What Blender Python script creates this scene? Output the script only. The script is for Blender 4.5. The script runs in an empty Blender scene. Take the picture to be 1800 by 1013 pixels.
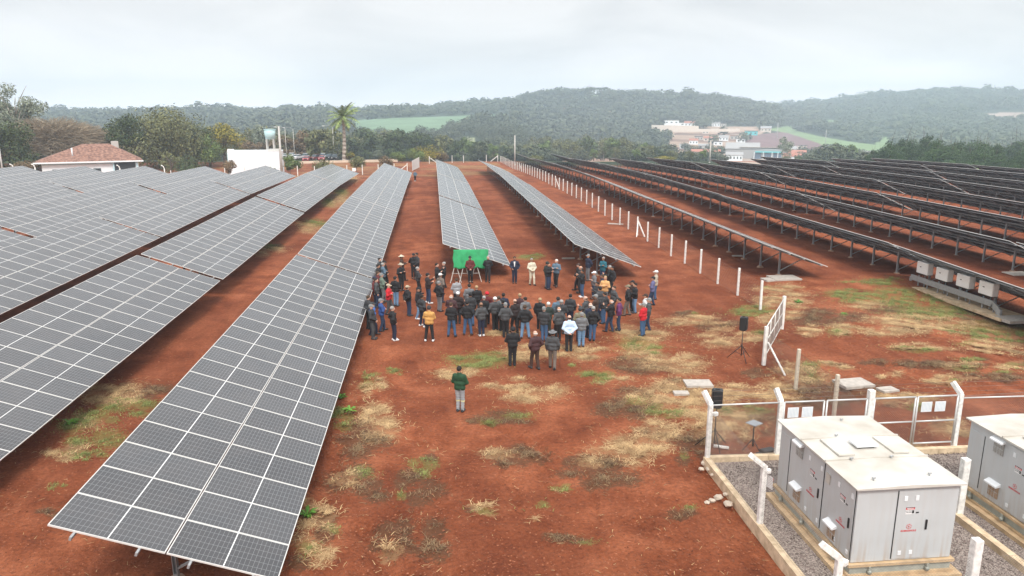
import bpy, bmesh, math, random
import numpy as np
from mathutils import Vector, Matrix
random.seed(7); RNG = np.random.default_rng(7)
C = bpy.context.scene.collection
scene = bpy.context.scene
# ------------------------------------------------------------------ camera
FPX, YH, XV, CXP, CYP, CAMH = 1300.0, 205.0, 760.0, 900.0, 506.5, 10.8
PITCH = math.atan((CYP - YH) / FPX)
HEAD = -math.atan((XV - CXP) / FPX * math.cos(PITCH))
cam_d = bpy.data.cameras.new('camera'); cam = bpy.data.objects.new('camera', cam_d); C.objects.link(cam)
cam.location = (0, 0, CAMH)
cam.rotation_euler = (math.pi / 2 - PITCH, 0, -HEAD)
cam_d.sensor_width = 36.0; cam_d.lens = 36.0 * FPX / 1800.0
cam_d.clip_start = 0.1; cam_d.clip_end = 12000
scene.camera = cam
# ------------------------------------------------------------------ light
SUN_EL, SUN_AZ = math.radians(52), math.radians(178)      # azimuth measured from +Y towards +X
w = bpy.data.worlds.new('World'); scene.world = w; w.use_nodes = True
nt = w.node_tree; nt.nodes.clear()
out = nt.nodes.new('ShaderNodeOutputWorld'); bg = nt.nodes.new('ShaderNodeBackground')
sky = nt.nodes.new('ShaderNodeTexSky'); sky.sky_type = 'NISHITA'; sky.sun_disc = False
sky.sun_elevation = SUN_EL; sky.sun_rotation = SUN_AZ; sky.dust_density = 3.0
tc = nt.nodes.new('ShaderNodeTexCoord'); mp = nt.nodes.new('ShaderNodeMapping'); mp.inputs['Scale'].default_value = (1.2, 1.2, 4.0)
nz = nt.nodes.new('ShaderNodeTexNoise'); nz.inputs['Scale'].default_value = 2.4; nz.inputs['Detail'].default_value = 8; nz.inputs['Distortion'].default_value = .6
cr = nt.nodes.new('ShaderNodeValToRGB')
cr.color_ramp.elements[0].position = 0.32; cr.color_ramp.elements[0].color = (8.35, 8.45, 8.55, 1)
cr.color_ramp.elements[1].position = 0.62; cr.color_ramp.elements[1].color = (10.7, 10.6, 10.5, 1)
mx = nt.nodes.new('ShaderNodeMix'); mx.data_type = 'RGBA'; mx.inputs['Factor'].default_value = 0.94
L = nt.links.new
L(tc.outputs['Generated'], mp.inputs['Vector']); L(mp.outputs['Vector'], nz.inputs['Vector'])
L(nz.outputs['Fac'], cr.inputs['Fac']); L(sky.outputs['Color'], mx.inputs['A']); L(cr.outputs['Color'], mx.inputs['B'])
sx_ = nt.nodes.new('ShaderNodeSeparateXYZ'); L(tc.outputs['Generated'], sx_.inputs[0])
mr = nt.nodes.new('ShaderNodeFloatCurve')       # overcast: pale rim of haze low down, greyer above it, brightest overhead
cv_ = mr.mapping.curves[0]
for q_ in ((0.0, .74), (.045, .54), (.09, .42), (.17, .365), (.40, .53)): cv_.points.new(*q_)
cv_.points[0].location = (0.0, .80); cv_.points[-1].location = (1.0, .62); mr.mapping.update()
L(sx_.outputs['Z'], mr.inputs['Value']); m2_ = nt.nodes.new('ShaderNodeMath'); m2_.operation = 'MULTIPLY'; m2_.inputs[1].default_value = 2.0; L(mr.outputs[0], m2_.inputs[0])
vm = nt.nodes.new('ShaderNodeVectorMath'); vm.operation = 'SCALE'; L(mx.outputs['Result'], vm.inputs[0]); L(m2_.outputs[0], vm.inputs['Scale'])
L(vm.outputs['Vector'], bg.inputs['Color']); bg.inputs['Strength'].default_value = 0.125
L(bg.outputs['Background'], out.inputs['Surface'])
sd = bpy.data.lights.new('sun', 'SUN'); sd.energy = 3.2; sd.angle = math.radians(17); sd.color = (1.0, 0.96, 0.9)
so = bpy.data.objects.new('sun', sd); C.objects.link(so)
so.rotation_euler = (math.pi / 2 - SUN_EL, 0, math.pi - SUN_AZ); so.location = (30, -30, 60)
scene.view_settings.view_transform = 'Standard'; scene.view_settings.look = 'None'
scene.view_settings.exposure = 0.07; scene.view_settings.gamma = 1.0
try:
    scene.cycles.volume_bounces = 1; scene.cycles.volume_step_rate = 1.0; scene.cycles.max_bounces = 6
except Exception: pass

# ------------------------------------------------------------------ geometry of the place
fv = np.array([math.sin(HEAD) * math.cos(PITCH), math.cos(HEAD) * math.cos(PITCH), -math.sin(PITCH)])
rv = np.array([math.cos(HEAD), -math.sin(HEAD), 0.0])
dv = np.cross(fv, rv); dv = -dv if dv[2] > 0 else dv
def gp(px, py, z=0.0):
    """the point of the place at height z that the survey photo shows at px, py"""
    v = rv * (px - CXP) + dv * (py - CYP) + fv * FPX
    t = (z - CAMH) / v[2]
    return Vector((v[0] * t, v[1] * t, z))
def gd(px, py, dist):
    """the point at horizontal distance dist on the sight line px, py"""
    v = rv * (px - CXP) + dv * (py - CYP) + fv * FPX
    t = dist / math.hypot(v[0], v[1])
    return Vector((v[0] * t, v[1] * t, CAMH + v[2] * t))
def sm(x, a, b):
    t = np.clip((x - a) / (b - a), 0, 1); return t * t * (3 - 2 * t)
KD = [0, 150, 220, 300, 420, 600, 850, 1100, 1300, 1600, 2000, 3000, 6000]
PXK = [-2500, 0, 190, 260, 600, 700, 880, 975, 1100, 1240, 1340, 1400, 1560, 1640, 1800, 2300, 5000]
YT = {-2500: [287, 280, 275, 262, 240, 215, 208, 205, 205], 0: [287, 285, 280, 262, 240, 220, 212, 207, 206],
 190: [285, 283, 280, 264, 240, 214, 208, 206, 205], 260: [285, 283, 280, 258, 232, 205, 205, 205, 205], 600: [284, 282, 285, 252, 217, 204, 204, 204, 204],
 700: [284, 285, 290, 240, 207, 200, 201, 202, 203], 880: [284, 285, 290, 240, 212, 194, 186, 190, 198],
 975: [283, 283, 285, 268, 235, 200, 166, 175, 190], 1100: [283, 283, 283, 270, 238, 200, 169, 178, 190],
 1240: [283, 285, 287, 272, 240, 205, 175, 182, 190], 1340: [285, 288, 290, 275, 245, 212, 191, 193, 193],
 1400: [288, 290, 292, 280, 255, 232, 215, 196, 187], 1560: [292, 294, 298, 285, 262, 240, 222, 193, 169],
 1640: [295, 297, 300, 288, 265, 242, 222, 191, 162], 1800: [300, 302, 305, 290, 268, 245, 222, 193, 166],
 2300: [300, 302, 305, 290, 268, 245, 222, 200, 178], 5000: [300, 302, 305, 290, 268, 245, 222, 210, 205]}
_T = np.array([[YT[k][0]] * 2 + YT[k] + [YT[k][-1] + (207 - YT[k][-1]) * .6, 206] for k in PXK], float)
_cp, _sp = math.cos(PITCH), math.sin(PITCH)
XK = [-80, -58, -49, -40, -31, -22, -13, 60]; XZ = [1.0, .8, .75, .65, .5, .15, 0, 0]
YK = [0, 45, 57, 80, 93, 109, 131, 150, 170, 215, 400]; YZ = [0, 0, .08, .22, .38, .28, .1, -.3, -.9, -1.9, -4]
def ground_z(x, y):
    x = np.asarray(x, float); y = np.asarray(y, float)
    D = np.hypot(x, y)
    near = np.interp(y, YK, YZ) + np.interp(x, XK, XZ) * (1 - sm(y, 122, 165)) - sm(-x, 5, 60) * sm(y, 125, 170) * 1.6
    near = near - .055 * np.clip(45 - y, 0, 20) * sm(x, 23, 31)
    near = near + .05 * np.sin(x * .9 + 1.3 * np.sin(y * .37)) * np.sin(y * .7) * sm(y, 12, 20)
    a = np.arctan2(x, y) - HEAD
    a = np.clip(a, -1.25, 1.25); c = np.cos(a)
    px = CXP + FPX * np.tan(a) / _cp
    ip = np.clip(np.searchsorted(PXK, px) - 1, 0, len(PXK) - 2); P = np.array(PXK, float)
    tp = np.clip((px - P[ip]) / (P[ip + 1] - P[ip]), 0, 1); tp = tp * tp * (3 - 2 * tp)
    K = np.array(KD, float); idd = np.clip(np.searchsorted(K, D) - 1, 0, len(K) - 2)
    td = np.clip((D - K[idd]) / (K[idd + 1] - K[idd]), 0, 1)
    yy = (_T[ip, idd] * (1 - tp) + _T[ip + 1, idd] * tp) * (1 - td) + (_T[ip, idd + 1] * (1 - tp) + _T[ip + 1, idd + 1] * tp) * td
    k = (yy - CYP) / FPX
    far = CAMH + D * c * (-_sp - k * _cp) / (_cp - k * _sp)
    return near * (1 - sm(D, 175, 225)) + far * sm(D, 175, 225)
def gz(x, y): return float(ground_z(x, y))
def project(P):
    q = P - np.array([0, 0, CAMH]); den = q @ fv
    den = np.where(np.abs(den) < 1e-6, 1e-6, den)
    return CXP + FPX * (q @ rv) / den, CYP + FPX * (q @ dv) / den, den

# ------------------------------------------------------------------ helpers
def tag(o, label=None, cat=None, group=None, kind=None):
    if label: o['label'] = label
    if cat: o['category'] = cat
    if group: o['group'] = group
    if kind: o['kind'] = kind
    return o
def empty(name, loc, rz=0.0, label=None, cat=None, group=None):
    o = bpy.data.objects.new(name, None); C.objects.link(o); o.location = loc; o.rotation_euler = (0, 0, rz)
    o.empty_display_size = .2
    return tag(o, label, cat, group)
def link(name, me, parent=None, loc=(0, 0, 0), rot=(0, 0, 0), mats=None):
    o = bpy.data.objects.new(name, me); C.objects.link(o); o.location = loc; o.rotation_euler = rot
    if parent: o.parent = parent
    if mats:
        for i, m in enumerate(mats):
            o.material_slots[i].link = 'OBJECT'; o.material_slots[i].material = m
    return o
def np_mesh(name, V, F, mats=(), mi=None, smooth=False):
    """V (n,3), F (m,k) all the same k"""
    V = np.asarray(V, np.float32); F = np.asarray(F, np.int32); k = F.shape[1]
    me = bpy.data.meshes.new(name)
    me.vertices.add(len(V)); me.vertices.foreach_set('co', V.ravel())
    me.loops.add(F.size); me.loops.foreach_set('vertex_index', F.ravel())
    me.polygons.add(len(F)); me.polygons.foreach_set('loop_start', np.arange(0, F.size, k, dtype=np.int32))
    for m in mats: me.materials.append(m)
    if mi is not None: me.polygons.foreach_set('material_index', np.asarray(mi, np.int32))
    me.update(calc_edges=True); me.validate()
    me.polygons.foreach_set('use_smooth', np.full(len(me.polygons), smooth))
    return me
class MB:
    """collects shapes, then links them as ONE mesh"""
    def __init__(s): s.b = bmesh.new()
    def box(s, c, size, rot=None, mi=0, bev=0):
        M = Matrix.Translation(c) @ (rot.to_4x4() if rot else Matrix.Identity(4)) @ Matrix.Diagonal((*size, 1))
        r = bmesh.ops.create_cube(s.b, size=1, matrix=M)
        fs = {f for v in r['verts'] for f in v.link_faces}
        if bev:
            es = list({e for f in fs for e in f.edges})
            rr = bmesh.ops.bevel(s.b, geom=es, offset=bev, segments=2, affect='EDGES', profile=.5)
            fs = set(rr['faces']) | {f for f in fs if f.is_valid}
        for f in fs:
            if f.is_valid: f.material_index = mi
        return s
    def bar(s, a, b, w, h=None, mi=0, up=(0, 0, 1)):
        a, b = Vector(a), Vector(b); d = b - a; l = d.length; d = d / l
        u = Vector(up); x = d.cross(u)
        if x.length < 1e-4: x = d.cross(Vector((1, 0, 0)))
        x.normalize(); z = x.cross(d)
        R = Matrix((x, d, z)).transposed()
        return s.box((a + b) / 2, (w, l, h or w), R, mi)
    def cyl(s, a, b, r1, r2=None, n=10, mi=0, caps=True):
        a, b = Vector(a), Vector(b); d = b - a
        R = d.to_track_quat('Z', 'Y').to_matrix().to_4x4()
        r = bmesh.ops.create_cone(s.b, cap_ends=caps, segments=n, radius1=r1, radius2=r1 if r2 is None else r2,
                                  depth=d.length, matrix=Matrix.Translation((a + b) / 2) @ R)
        for f in {f for v in r['verts'] for f in v.link_faces}: f.material_index = mi; f.smooth = True
        return s
    def poly(s, pts, mi=0):
        f = s.b.faces.new([s.b.verts.new(p) for p in pts]); f.material_index = mi; return s
    def prism(s, prof, a, b, mi=0):
        """prof: list of 3D points, extruded by vector b-a"""
        e = Vector(b) - Vector(a)
        v0 = [s.b.verts.new(Vector(p)) for p in prof]; v1 = [s.b.verts.new(Vector(p) + e) for p in prof]
        n = len(prof); fs = [s.b.faces.new(v0[::-1]), s.b.faces.new(v1)]
        for i in range(n): fs.append(s.b.faces.new((v0[i], v0[(i + 1) % n], v1[(i + 1) % n], v1[i])))
        for f in fs: f.material_index = mi
        return s
    def mesh(s, name, mats, smooth=None):
        bmesh.ops.recalc_face_normals(s.b, faces=s.b.faces)
        me = bpy.data.meshes.new(name); s.b.to_mesh(me); s.b.free()
        for m in (mats if isinstance(mats, (list, tuple)) else [mats]): me.materials.append(m)
        if smooth is not None: me.polygons.foreach_set('use_smooth', np.full(len(me.polygons), smooth))
        return me
    def build(s, name, mats, parent=None, loc=(0, 0, 0), rot=(0, 0, 0)):
        return link(name, s.mesh(name, mats), parent, loc, rot)
MATS = {}
def mat(name, col, rough=.6, metal=0.0, var=.12, scale=6.0, bump=0.0, spec=.5, detail=4, coords='Object', col2=None):
    """principled material with its own procedural mottling"""
    if name in MATS: return MATS[name]
    m = bpy.data.materials.new(name); m.use_nodes = True; n = m.node_tree; p = n.nodes['Principled BSDF']
    p.inputs['Roughness'].default_value = rough; p.inputs['Metallic'].default_value = metal
    p.inputs['Specular IOR Level'].default_value = spec
    t = n.nodes.new('ShaderNodeTexCoord'); z = n.nodes.new('ShaderNodeTexNoise')
    z.inputs['Scale'].default_value = scale; z.inputs['Detail'].default_value = detail
    r = n.nodes.new('ShaderNodeValToRGB')
    a = tuple(max(0, c * (1 - var)) for c in col); b = tuple(min(1, c * (1 + var)) for c in (col2 or col))
    r.color_ramp.elements[0].position = .3; r.color_ramp.elements[1].position = .7
    r.color_ramp.elements[0].color = (*a, 1); r.color_ramp.elements[1].color = (*b, 1)
    n.links.new(t.outputs[coords], z.inputs['Vector']); n.links.new(z.outputs['Fac'], r.inputs['Fac'])
    n.links.new(r.outputs['Color'], p.inputs['Base Color'])
    if bump:
        bp = n.nodes.new('ShaderNodeBump'); bp.inputs['Strength'].default_value = bump; bp.inputs['Distance'].default_value = .02
        n.links.new(z.outputs['Fac'], bp.inputs['Height']); n.links.new(bp.outputs['Normal'], p.inputs['Normal'])
    MATS[name] = m; return m
def leafmat(name, c1, c2, rough=.6, scale=.5):
    """foliage: colour differs from leaf clump to leaf clump"""
    if name in MATS: return MATS[name]
    m = bpy.data.materials.new(name); m.use_nodes = True; n = m.node_tree; p = n.nodes['Principled BSDF']
    p.inputs['Roughness'].default_value = rough; p.inputs['Specular IOR Level'].default_value = .25
    g = n.nodes.new('ShaderNodeNewGeometry'); o = n.nodes.new('ShaderNodeObjectInfo'); t = n.nodes.new('ShaderNodeTexNoise')
    t.inputs['Scale'].default_value = scale; tc_ = n.nodes.new('ShaderNodeTexCoord')
    n.links.new(g.outputs['Position'], t.inputs['Vector'])
    a = n.nodes.new('ShaderNodeMath'); a.operation = 'MULTIPLY_ADD'; a.inputs[1].default_value = .5
    b = n.nodes.new('ShaderNodeMath'); b.operation = 'MULTIPLY_ADD'; b.inputs[1].default_value = .2; b.inputs[2].default_value = -.1
    n.links.new(o.outputs['Random'], b.inputs[0])
    c = n.nodes.new('ShaderNodeMath'); c.operation = 'ADD'
    n.links.new(t.outputs['Fac'], c.inputs[0]); n.links.new(b.outputs[0], c.inputs[1])
    n.links.new(g.outputs['Random Per Island'], a.inputs[0]); n.links.new(c.outputs[0], a.inputs[2])
    r = n.nodes.new('ShaderNodeValToRGB'); r.color_ramp.elements[0].position = .35; r.color_ramp.elements[1].position = 1.0
    r.color_ramp.elements[0].color = (*c1, 1); r.color_ramp.elements[1].color = (*c2, 1)
    n.links.new(a.outputs[0], r.inputs['Fac']); n.links.new(r.outputs['Color'], p.inputs['Base Color'])
    MATS[name] = m; return m

# ------------------------------------------------------------------ ground
def inpoly(px, py, poly):
    r = np.zeros(px.shape, bool); n = len(poly); j = n - 1
    for i in range(n):
        xi, yi = poly[i]; xj, yj = poly[j]
        if yi != yj:
            r ^= ((yi > py) != (yj > py)) & (px < (xj - xi) * (py - yi) / (yj - yi) + xi)
        j = i
    return r
# far fields: outline as surveyed, and colour
FIELDS = [([(600, 216), (640, 210), (720, 207), (800, 204), (890, 200), (900, 208), (880, 214), (800, 222), (770, 236), (700, 240), (620, 232)], (.16, .25, .15)),
 ([(808, 240), (835, 242), (838, 262), (815, 262)], (.25, .27, .16)),
 ([(1150, 224), (1180, 222), (1330, 223), (1345, 232), (1320, 246), (1310, 272), (1180, 275), (1170, 245)], (.40, .29, .22)),
 ([(1185, 233), (1250, 236), (1318, 232), (1318, 235), (1250, 239), (1185, 237)], (.22, .14, .11)), ([(1175, 244), (1240, 247), (1300, 243), (1300, 248), (1240, 251), (1178, 249)], (.24, .15, .11)),
 ([(1180, 258), (1230, 261), (1300, 256), (1300, 262), (1230, 267), (1182, 264)], (.23, .15, .12)), ([(1155, 226), (1210, 228), (1300, 226), (1300, 229), (1200, 231), (1158, 229)], (.52, .44, .36)),
 ([(1308, 240), (1340, 236), (1385, 231), (1420, 240), (1462, 258), (1450, 272), (1310, 272)], (.20, .12, .12)),
 ([(1345, 228), (1390, 221), (1400, 230), (1440, 240), (1500, 250), (1540, 255), (1545, 238), (1570, 242), (1580, 262), (1540, 285), (1470, 275), (1440, 252), (1385, 234)], (.20, .29, .13)),
 ([(1446, 211), (1478, 213), (1482, 226), (1450, 226)], (.21, .30, .14)),
 ([(1000, 262), (1065, 264), (1085, 284), (990, 284)], (.40, .26, .20)),
 ([(1708, 199), (1830, 198), (1830, 213), (1712, 211)], (.42, .32, .27)),
 ([(1035, 164), (1052, 166), (1058, 176), (1028, 174)], (.28, .36, .16)),
 ([(1275, 262), (1400, 262), (1400, 292), (1270, 292)], (.36, .29, .24)),
 ([(1560, 290), (1800, 290), (1800, 312), (1560, 308)], (.30, .42, .12))]
# cover patches close by: px, py, half sizes in px, kind
PATCH = [(940, 690, 45, 15, 's'), (890, 675, 40, 12, 's'), (880, 735, 45, 12, 'd'), (1085, 805, 55, 22, 's'), (1050, 830, 55, 28, 'd'), (985, 857, 20, 9, 'g'),
 (955, 887, 14, 7, 'g'), (940, 912, 9, 5, 'g'), (850, 897, 28, 9, 's'), (760, 790, 10, 4, 'g'), (740, 860, 38, 25, 'd'), (745, 822, 25, 16, 'g'), (705, 872, 10, 11, 'g'),
 (640, 770, 45, 30, 'd'), (600, 735, 30, 14, 'g'), (670, 745, 38, 30, 's'), (640, 850, 45, 28, 'd'), (600, 840, 22, 14, 's'), (560, 920, 30, 22, 'd'), (585, 930, 16, 9, 'g'),
 (560, 900, 40, 30, 's'), (700, 945, 40, 25, 'd'), (760, 950, 30, 25, 'd'), (545, 970, 40, 30, 's'), (830, 740, 14, 6, 'g'), (648, 660, 16, 7, 'g'), (660, 680, 25, 16, 's'),
 (695, 655, 18, 9, 'g'), (850, 635, 50, 13, 'g'), (800, 655, 40, 10, 's'), (880, 625, 25, 8, 'g'), (930, 620, 60, 12, 's'), (860, 640, 14, 6, 'g'), (1005, 642, 9, 4, 'g'), (1030, 620, 50, 12, 's'),
 (1130, 600, 48, 26, 's'), (1145, 618, 22, 8, 'g'), (1130, 640, 55, 14, 'd'), (1045, 660, 30, 8, 'g'), (1075, 670, 25, 8, 's'), (1180, 640, 45, 18, 's'),
 (1215, 700, 60, 28, 's'), (1100, 710, 50, 24, 'd'), (1165, 720, 40, 14, 'g'), (1150, 705, 40, 20, 's'), (1250, 735, 60, 24, 's'), (1130, 765, 60, 25, 's'), (1195, 680, 40, 12, 'd'), (1180, 770, 60, 20, 'd'),
 (1230, 565, 60, 9, 's'), (1290, 590, 55, 15, 's'), (1200, 550, 25, 6, 'd'), (1270, 570, 40, 8, 'd'), (1330, 545, 45, 8, 'g'), (1370, 560, 28, 13, 's'), (1380, 510, 40, 10, 's'), (1350, 525, 25, 7, 's'),
 (1420, 585, 25, 12, 's'), (1490, 582, 35, 13, 's'), (1380, 535, 40, 12, 's'), (1455, 560, 50, 14, 'd'), (1403, 532, 6, 4, 'g'), (1485, 553, 9, 3, 'g'), (1500, 520, 40, 10, 'g'), (1540, 495, 45, 7, 'g'),
 (1580, 520, 70, 12, 'g'), (1640, 545, 80, 13, 'g'), (1740, 575, 70, 12, 'g'), (1600, 560, 75, 14, 's'), (1535, 535, 40, 8, 's'), (1560, 580, 50, 8, 's'), (1640, 575, 60, 9, 's'), (1750, 600, 60, 10, 's'), (1720, 560, 50, 8, 's'),
 (1690, 640, 35, 8, 's'), (1660, 665, 35, 9, 's'), (1710, 632, 22, 5, 'g'), (1565, 658, 20, 9, 's'), (1475, 642, 30, 7, 's'), (1530, 635, 24, 5, 'd'), (1640, 640, 60, 8, 'd'), (1600, 705, 50, 16, 's'),
 (1460, 690, 60, 25, 'd'), (1420, 660, 40, 20, 's'), (1330, 690, 70, 20, 's'), (1290, 760, 30, 16, 's'), (1340, 745, 40, 20, 'd'), (1300, 720, 40, 10, 'g'), (1700, 750, 60, 15, 's'), (1560, 790, 60, 16, 's'), (1420, 790, 30, 12, 's'), (1330, 655, 25, 8, 'd'),
 (250, 690, 40, 16, 'd'), (210, 720, 50, 20, 'g'), (160, 755, 50, 26, 'g'), (110, 800, 40, 18, 's'), (150, 800, 32, 10, 'g'), (100, 855, 16, 6, 'g'), (80, 905, 30, 12, 'd'), (200, 690, 40, 20, 's'), (125, 744, 12, 5, 'g'),
 (880, 590, 40, 8, 's'), (1620, 610, 50, 6, 's'), (1780, 640, 40, 8, 's'), (1750, 660, 60, 8, 'd'), (930, 452, 22, 4, 'g'), (545, 400, 30, 10, 's'), (590, 352, 22, 12, 's'), (600, 340, 14, 8, 'g'), (470, 440, 26, 10, 's'), (620, 315, 12, 8, 's'),
 (1000, 950, 40, 10, 'd'), (1210, 900, 30, 12, 'd'), (1220, 800, 25, 20, 'd'), (900, 800, 50, 20, 'd')]
_pr = random.Random(4); _NP = []
for (qx, qy, sx, sy, k) in PATCH:
    n_ = 1 if sx < 15 else int(4 + sx / 7)
    for i in range(n_):
        a_ = _pr.uniform(0, 6.283); r_ = math.sqrt(_pr.uniform(0, 1)) * (1.0 if n_ > 1 else 0); f_ = _pr.uniform(.22, .55) if n_ > 1 else .8
        _NP.append((qx + sx * r_ * math.cos(a_), qy + sy * r_ * math.sin(a_), max(4, sx * f_), max(2, sy * f_ * _pr.uniform(.6, 1.1)), k if _pr.random() < .9 else _pr.choice('sdg')))
PATCH = _NP
def make_ground():
    az_f = np.linspace(-.80, .80, 620) + HEAD
    az_b = np.linspace(.80, 2 * math.pi - .80, 90)[1:-1] + HEAD
    az = np.concatenate([az_f, az_b])
    rr = np.concatenate([np.linspace(5, 11, 6), 12 * np.exp(np.linspace(0, math.log(230 / 12.), 330)), np.linspace(236, 1350, 190), np.linspace(1370, 2400, 50), np.geomspace(2450, 7000, 14)])
    A, R = np.meshgrid(az, rr, indexing='ij')
    X = R * np.sin(A); Y = R * np.cos(A)
    Z = ground_z(X, Y)
    V = np.stack([X, Y, Z], -1)
    na, nr = A.shape
    idx = np.arange(na * nr).reshape(na, nr)
    a = idx; b = np.roll(idx, -1, 0)
    F = np.stack([a[:, :-1], a[:, 1:], b[:, 1:], b[:, :-1]], -1).reshape(-1, 4)
    V = V.reshape(-1, 3)
    c = len(V); V = np.vstack([V, [[0, 0, float(Z[:, 0].mean())]]])
    px, py, den = project(V)
    # erosion gullies in the bare soil
    def gully(pts, wd, dp):
        nonlocal V
        P = [gp(*q) for q in pts]; S = np.full(len(V), 1e9)
        for p0, p1 in zip(P[:-1], P[1:]):
            a0 = np.array(p0[:2]); d0 = np.array(p1[:2]) - a0
            t = np.clip(((V[:, :2] - a0) @ d0) / (d0 @ d0), 0, 1)
            S = np.minimum(S, np.hypot(*(V[:, :2] - a0 - t[:, None] * d0).T))
        V[:, 2] -= dp * np.exp(-(S / wd) ** 2)
    gully([(855, 738), (905, 765), (930, 775), (975, 810)], .16, .14)
    gully([(640, 925), (665, 965), (700, 1013)], .35, .28)
    gully([(690, 900), (760, 985), (830, 1040)], .3, .1)
    gully([(1120, 920), (1170, 960), (1220, 1040)], .3, .12)
    gully([(1230, 820), (1290, 890), (1370, 1000)], .4, .12)
    gully([(1440, 600), (1560, 640), (1720, 690), (1800, 715)], .35, .16)
    gully([(1500, 590), (1660, 630), (1800, 680)], .3, .12)
    gully([(1400, 640), (1520, 700), (1700, 740)], .3, .12)
    gully([(640, 610), (625, 700), (560, 900)], .35, .12)
    gully([(70, 840), (0, 900)], .4, .15)
    gr_ = random.Random(9)
    for i in range(16):
        a_ = (gr_.uniform(700, 1250), gr_.uniform(730, 900)); b_ = (a_[0] + gr_.uniform(15, 60), a_[1] + gr_.uniform(40, 110)); gully([a_, ((a_[0] + b_[0]) / 2 + gr_.uniform(-12, 12), (a_[1] + b_[1]) / 2), b_], gr_.uniform(.08, .2), gr_.uniform(.03, .09))
    for i in range(14):
        a_ = (gr_.uniform(1350, 1700), gr_.uniform(560, 690)); b_ = (a_[0] + gr_.uniform(80, 180), a_[1] + gr_.uniform(20, 50)); gully([a_, b_], gr_.uniform(.12, .3), gr_.uniform(.05, .13))
    me = np_mesh('ground', V, F, smooth=True)
    bm = bmesh.new(); bm.from_mesh(me); bm.verts.ensure_lookup_table()
    for i in range(na): bm.faces.new((bm.verts[c], bm.verts[int(idx[i, 0])], bm.verts[int(idx[(i + 1) % na, 0])]))
    bmesh.ops.recalc_face_normals(bm, faces=bm.faces)
    bm.to_mesh(me); bm.free()
    for p_ in me.polygons: p_.use_smooth = True
    # ground cover masks: red = straw, green = grass, blue = dark soil and litter with painted twig shade, alpha = field / wood floor
    n = len(V); cov = np.zeros((n, 4), np.float32); fld = np.zeros((n, 4), np.float32)
    near = (den > 0) & (np.hypot(V[:, 0], V[:, 1]) < 150)
    for (qx, qy, sx, sy, k) in PATCH:
        q = ((px - qx) / sx) ** 2 + ((py - qy) / sy) ** 2
        g = np.where(near, np.exp(-q * .5), 0)
        ch = {'s': 0, 'g': 1, 'd': 2}[k]; cov[:, ch] = np.maximum(cov[:, ch], g)
    D = np.hypot(V[:, 0], V[:, 1])
    fld[:, :3] = (.035, .05, .028); fld[:, 3] = np.maximum(sm(D, 205, 235), sm(V[:, 0], 19, 27) * sm(D, 176, 192))
    # dry grass margin outside the fence
    mrg = sm(V[:, 1], 134, 142) * (1 - fld[:, 3]) * (V[:, 0] < 17) * np.clip(.75 + .6 * np.sin(V[:, 0] * .35 + 2 * np.sin(V[:, 1] * .21)) * np.sin(V[:, 1] * .43 + V[:, 0] * .12), 0, 1.2)
    cov[:, 0] = np.maximum(cov[:, 0], mrg * .62); cov[:, 1] = np.maximum(cov[:, 1], mrg * .42)
    for poly, col in FIELDS:
        m = inpoly(px, py, poly) & (D > 190) & (den > 0); fld[m, :3] = col
    at = me.color_attributes.new('cover', 'FLOAT_COLOR', 'POINT'); cov[:, 3] = 1; at.data.foreach_set('color', cov.ravel())
    at = me.color_attributes.new('land', 'FLOAT_COLOR', 'POINT'); at.data.foreach_set('color', fld.ravel())
    m = bpy.data.materials.new('red_earth'); m.use_nodes = True; n_ = m.node_tree; N = n_.nodes; K = n_.links.new
    p = N['Principled BSDF']; p.inputs['Roughness'].default_value = .95; p.inputs['Specular IOR Level'].default_value = .15
    t = N.new('ShaderNodeTexCoord')
    def noise(sc, det=6, rough=.6, vec=None):
        z = N.new('ShaderNodeTexNoise'); z.inputs['Scale'].default_value = sc; z.inputs['Detail'].default_value = det
        z.inputs['Roughness'].default_value = rough; K(vec or t.outputs['Object'], z.inputs['Vector']); return z.outputs['Fac']
    def ramp(f, stops):
        r = N.new('ShaderNodeValToRGB'); e = r.color_ramp.elements
        while len(e) < len(stops): e.new(.5)
        for i, (ps, cl) in enumerate(stops): e[i].position = ps; e[i].color = (*cl, 1)
        K(f, r.inputs['Fac']); return r.outputs['Color']
    def mix(f, a_, b_, bt='MIX'):
        x_ = N.new('ShaderNodeMix'); x_.data_type = 'RGBA'; x_.blend_type = bt
        for s_, v_ in (('Factor', f), ('A', a_), ('B', b_)):
            if isinstance(v_, (int, float)): x_.inputs[s_].default_value = v_
            elif isinstance(v_, tuple): x_.inputs[s_].default_value = (*v_, 1)
            else: K(v_, x_.inputs[s_])
        return x_.outputs['Result']
    def math_(op, a_, b_):
        x_ = N.new('ShaderNodeMath'); x_.operation = op; x_.use_clamp = op != 'SUBTRACT'
        for i, v_ in enumerate((a_, b_)):
            if isinstance(v_, (int, float)): x_.inputs[i].default_value = v_
            else: K(v_, x_.inputs[i])
        return x_.outputs[0]
    mapn = N.new('ShaderNodeMapping'); mapn.inputs['Scale'].default_value = (1, .22, 1); K(t.outputs['Object'], mapn.inputs['Vector'])
    big = noise(.09, 5); mid = noise(.55, 8, .65); fine = noise(9, 8, .75); pb = noise(28, 3, .7); streak = noise(.5, 6, .6, mapn.outputs['Vector'])
    soil = ramp(mid, [(.28, (.115, .030, .013)), (.5, (.235, .068, .029)), (.72, (.38, .13, .063))])
    soil = mix(ramp(big, [(.42, (0, 0, 0)), (.66, (.85, .85, .85))]), soil, (.12, .030, .013))
    soil = mix(math_('MULTIPLY', ramp(streak, [(.5, (0, 0, 0)), (.68, (1, 1, 1))]), .5), soil, (.34, .115, .055))
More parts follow.
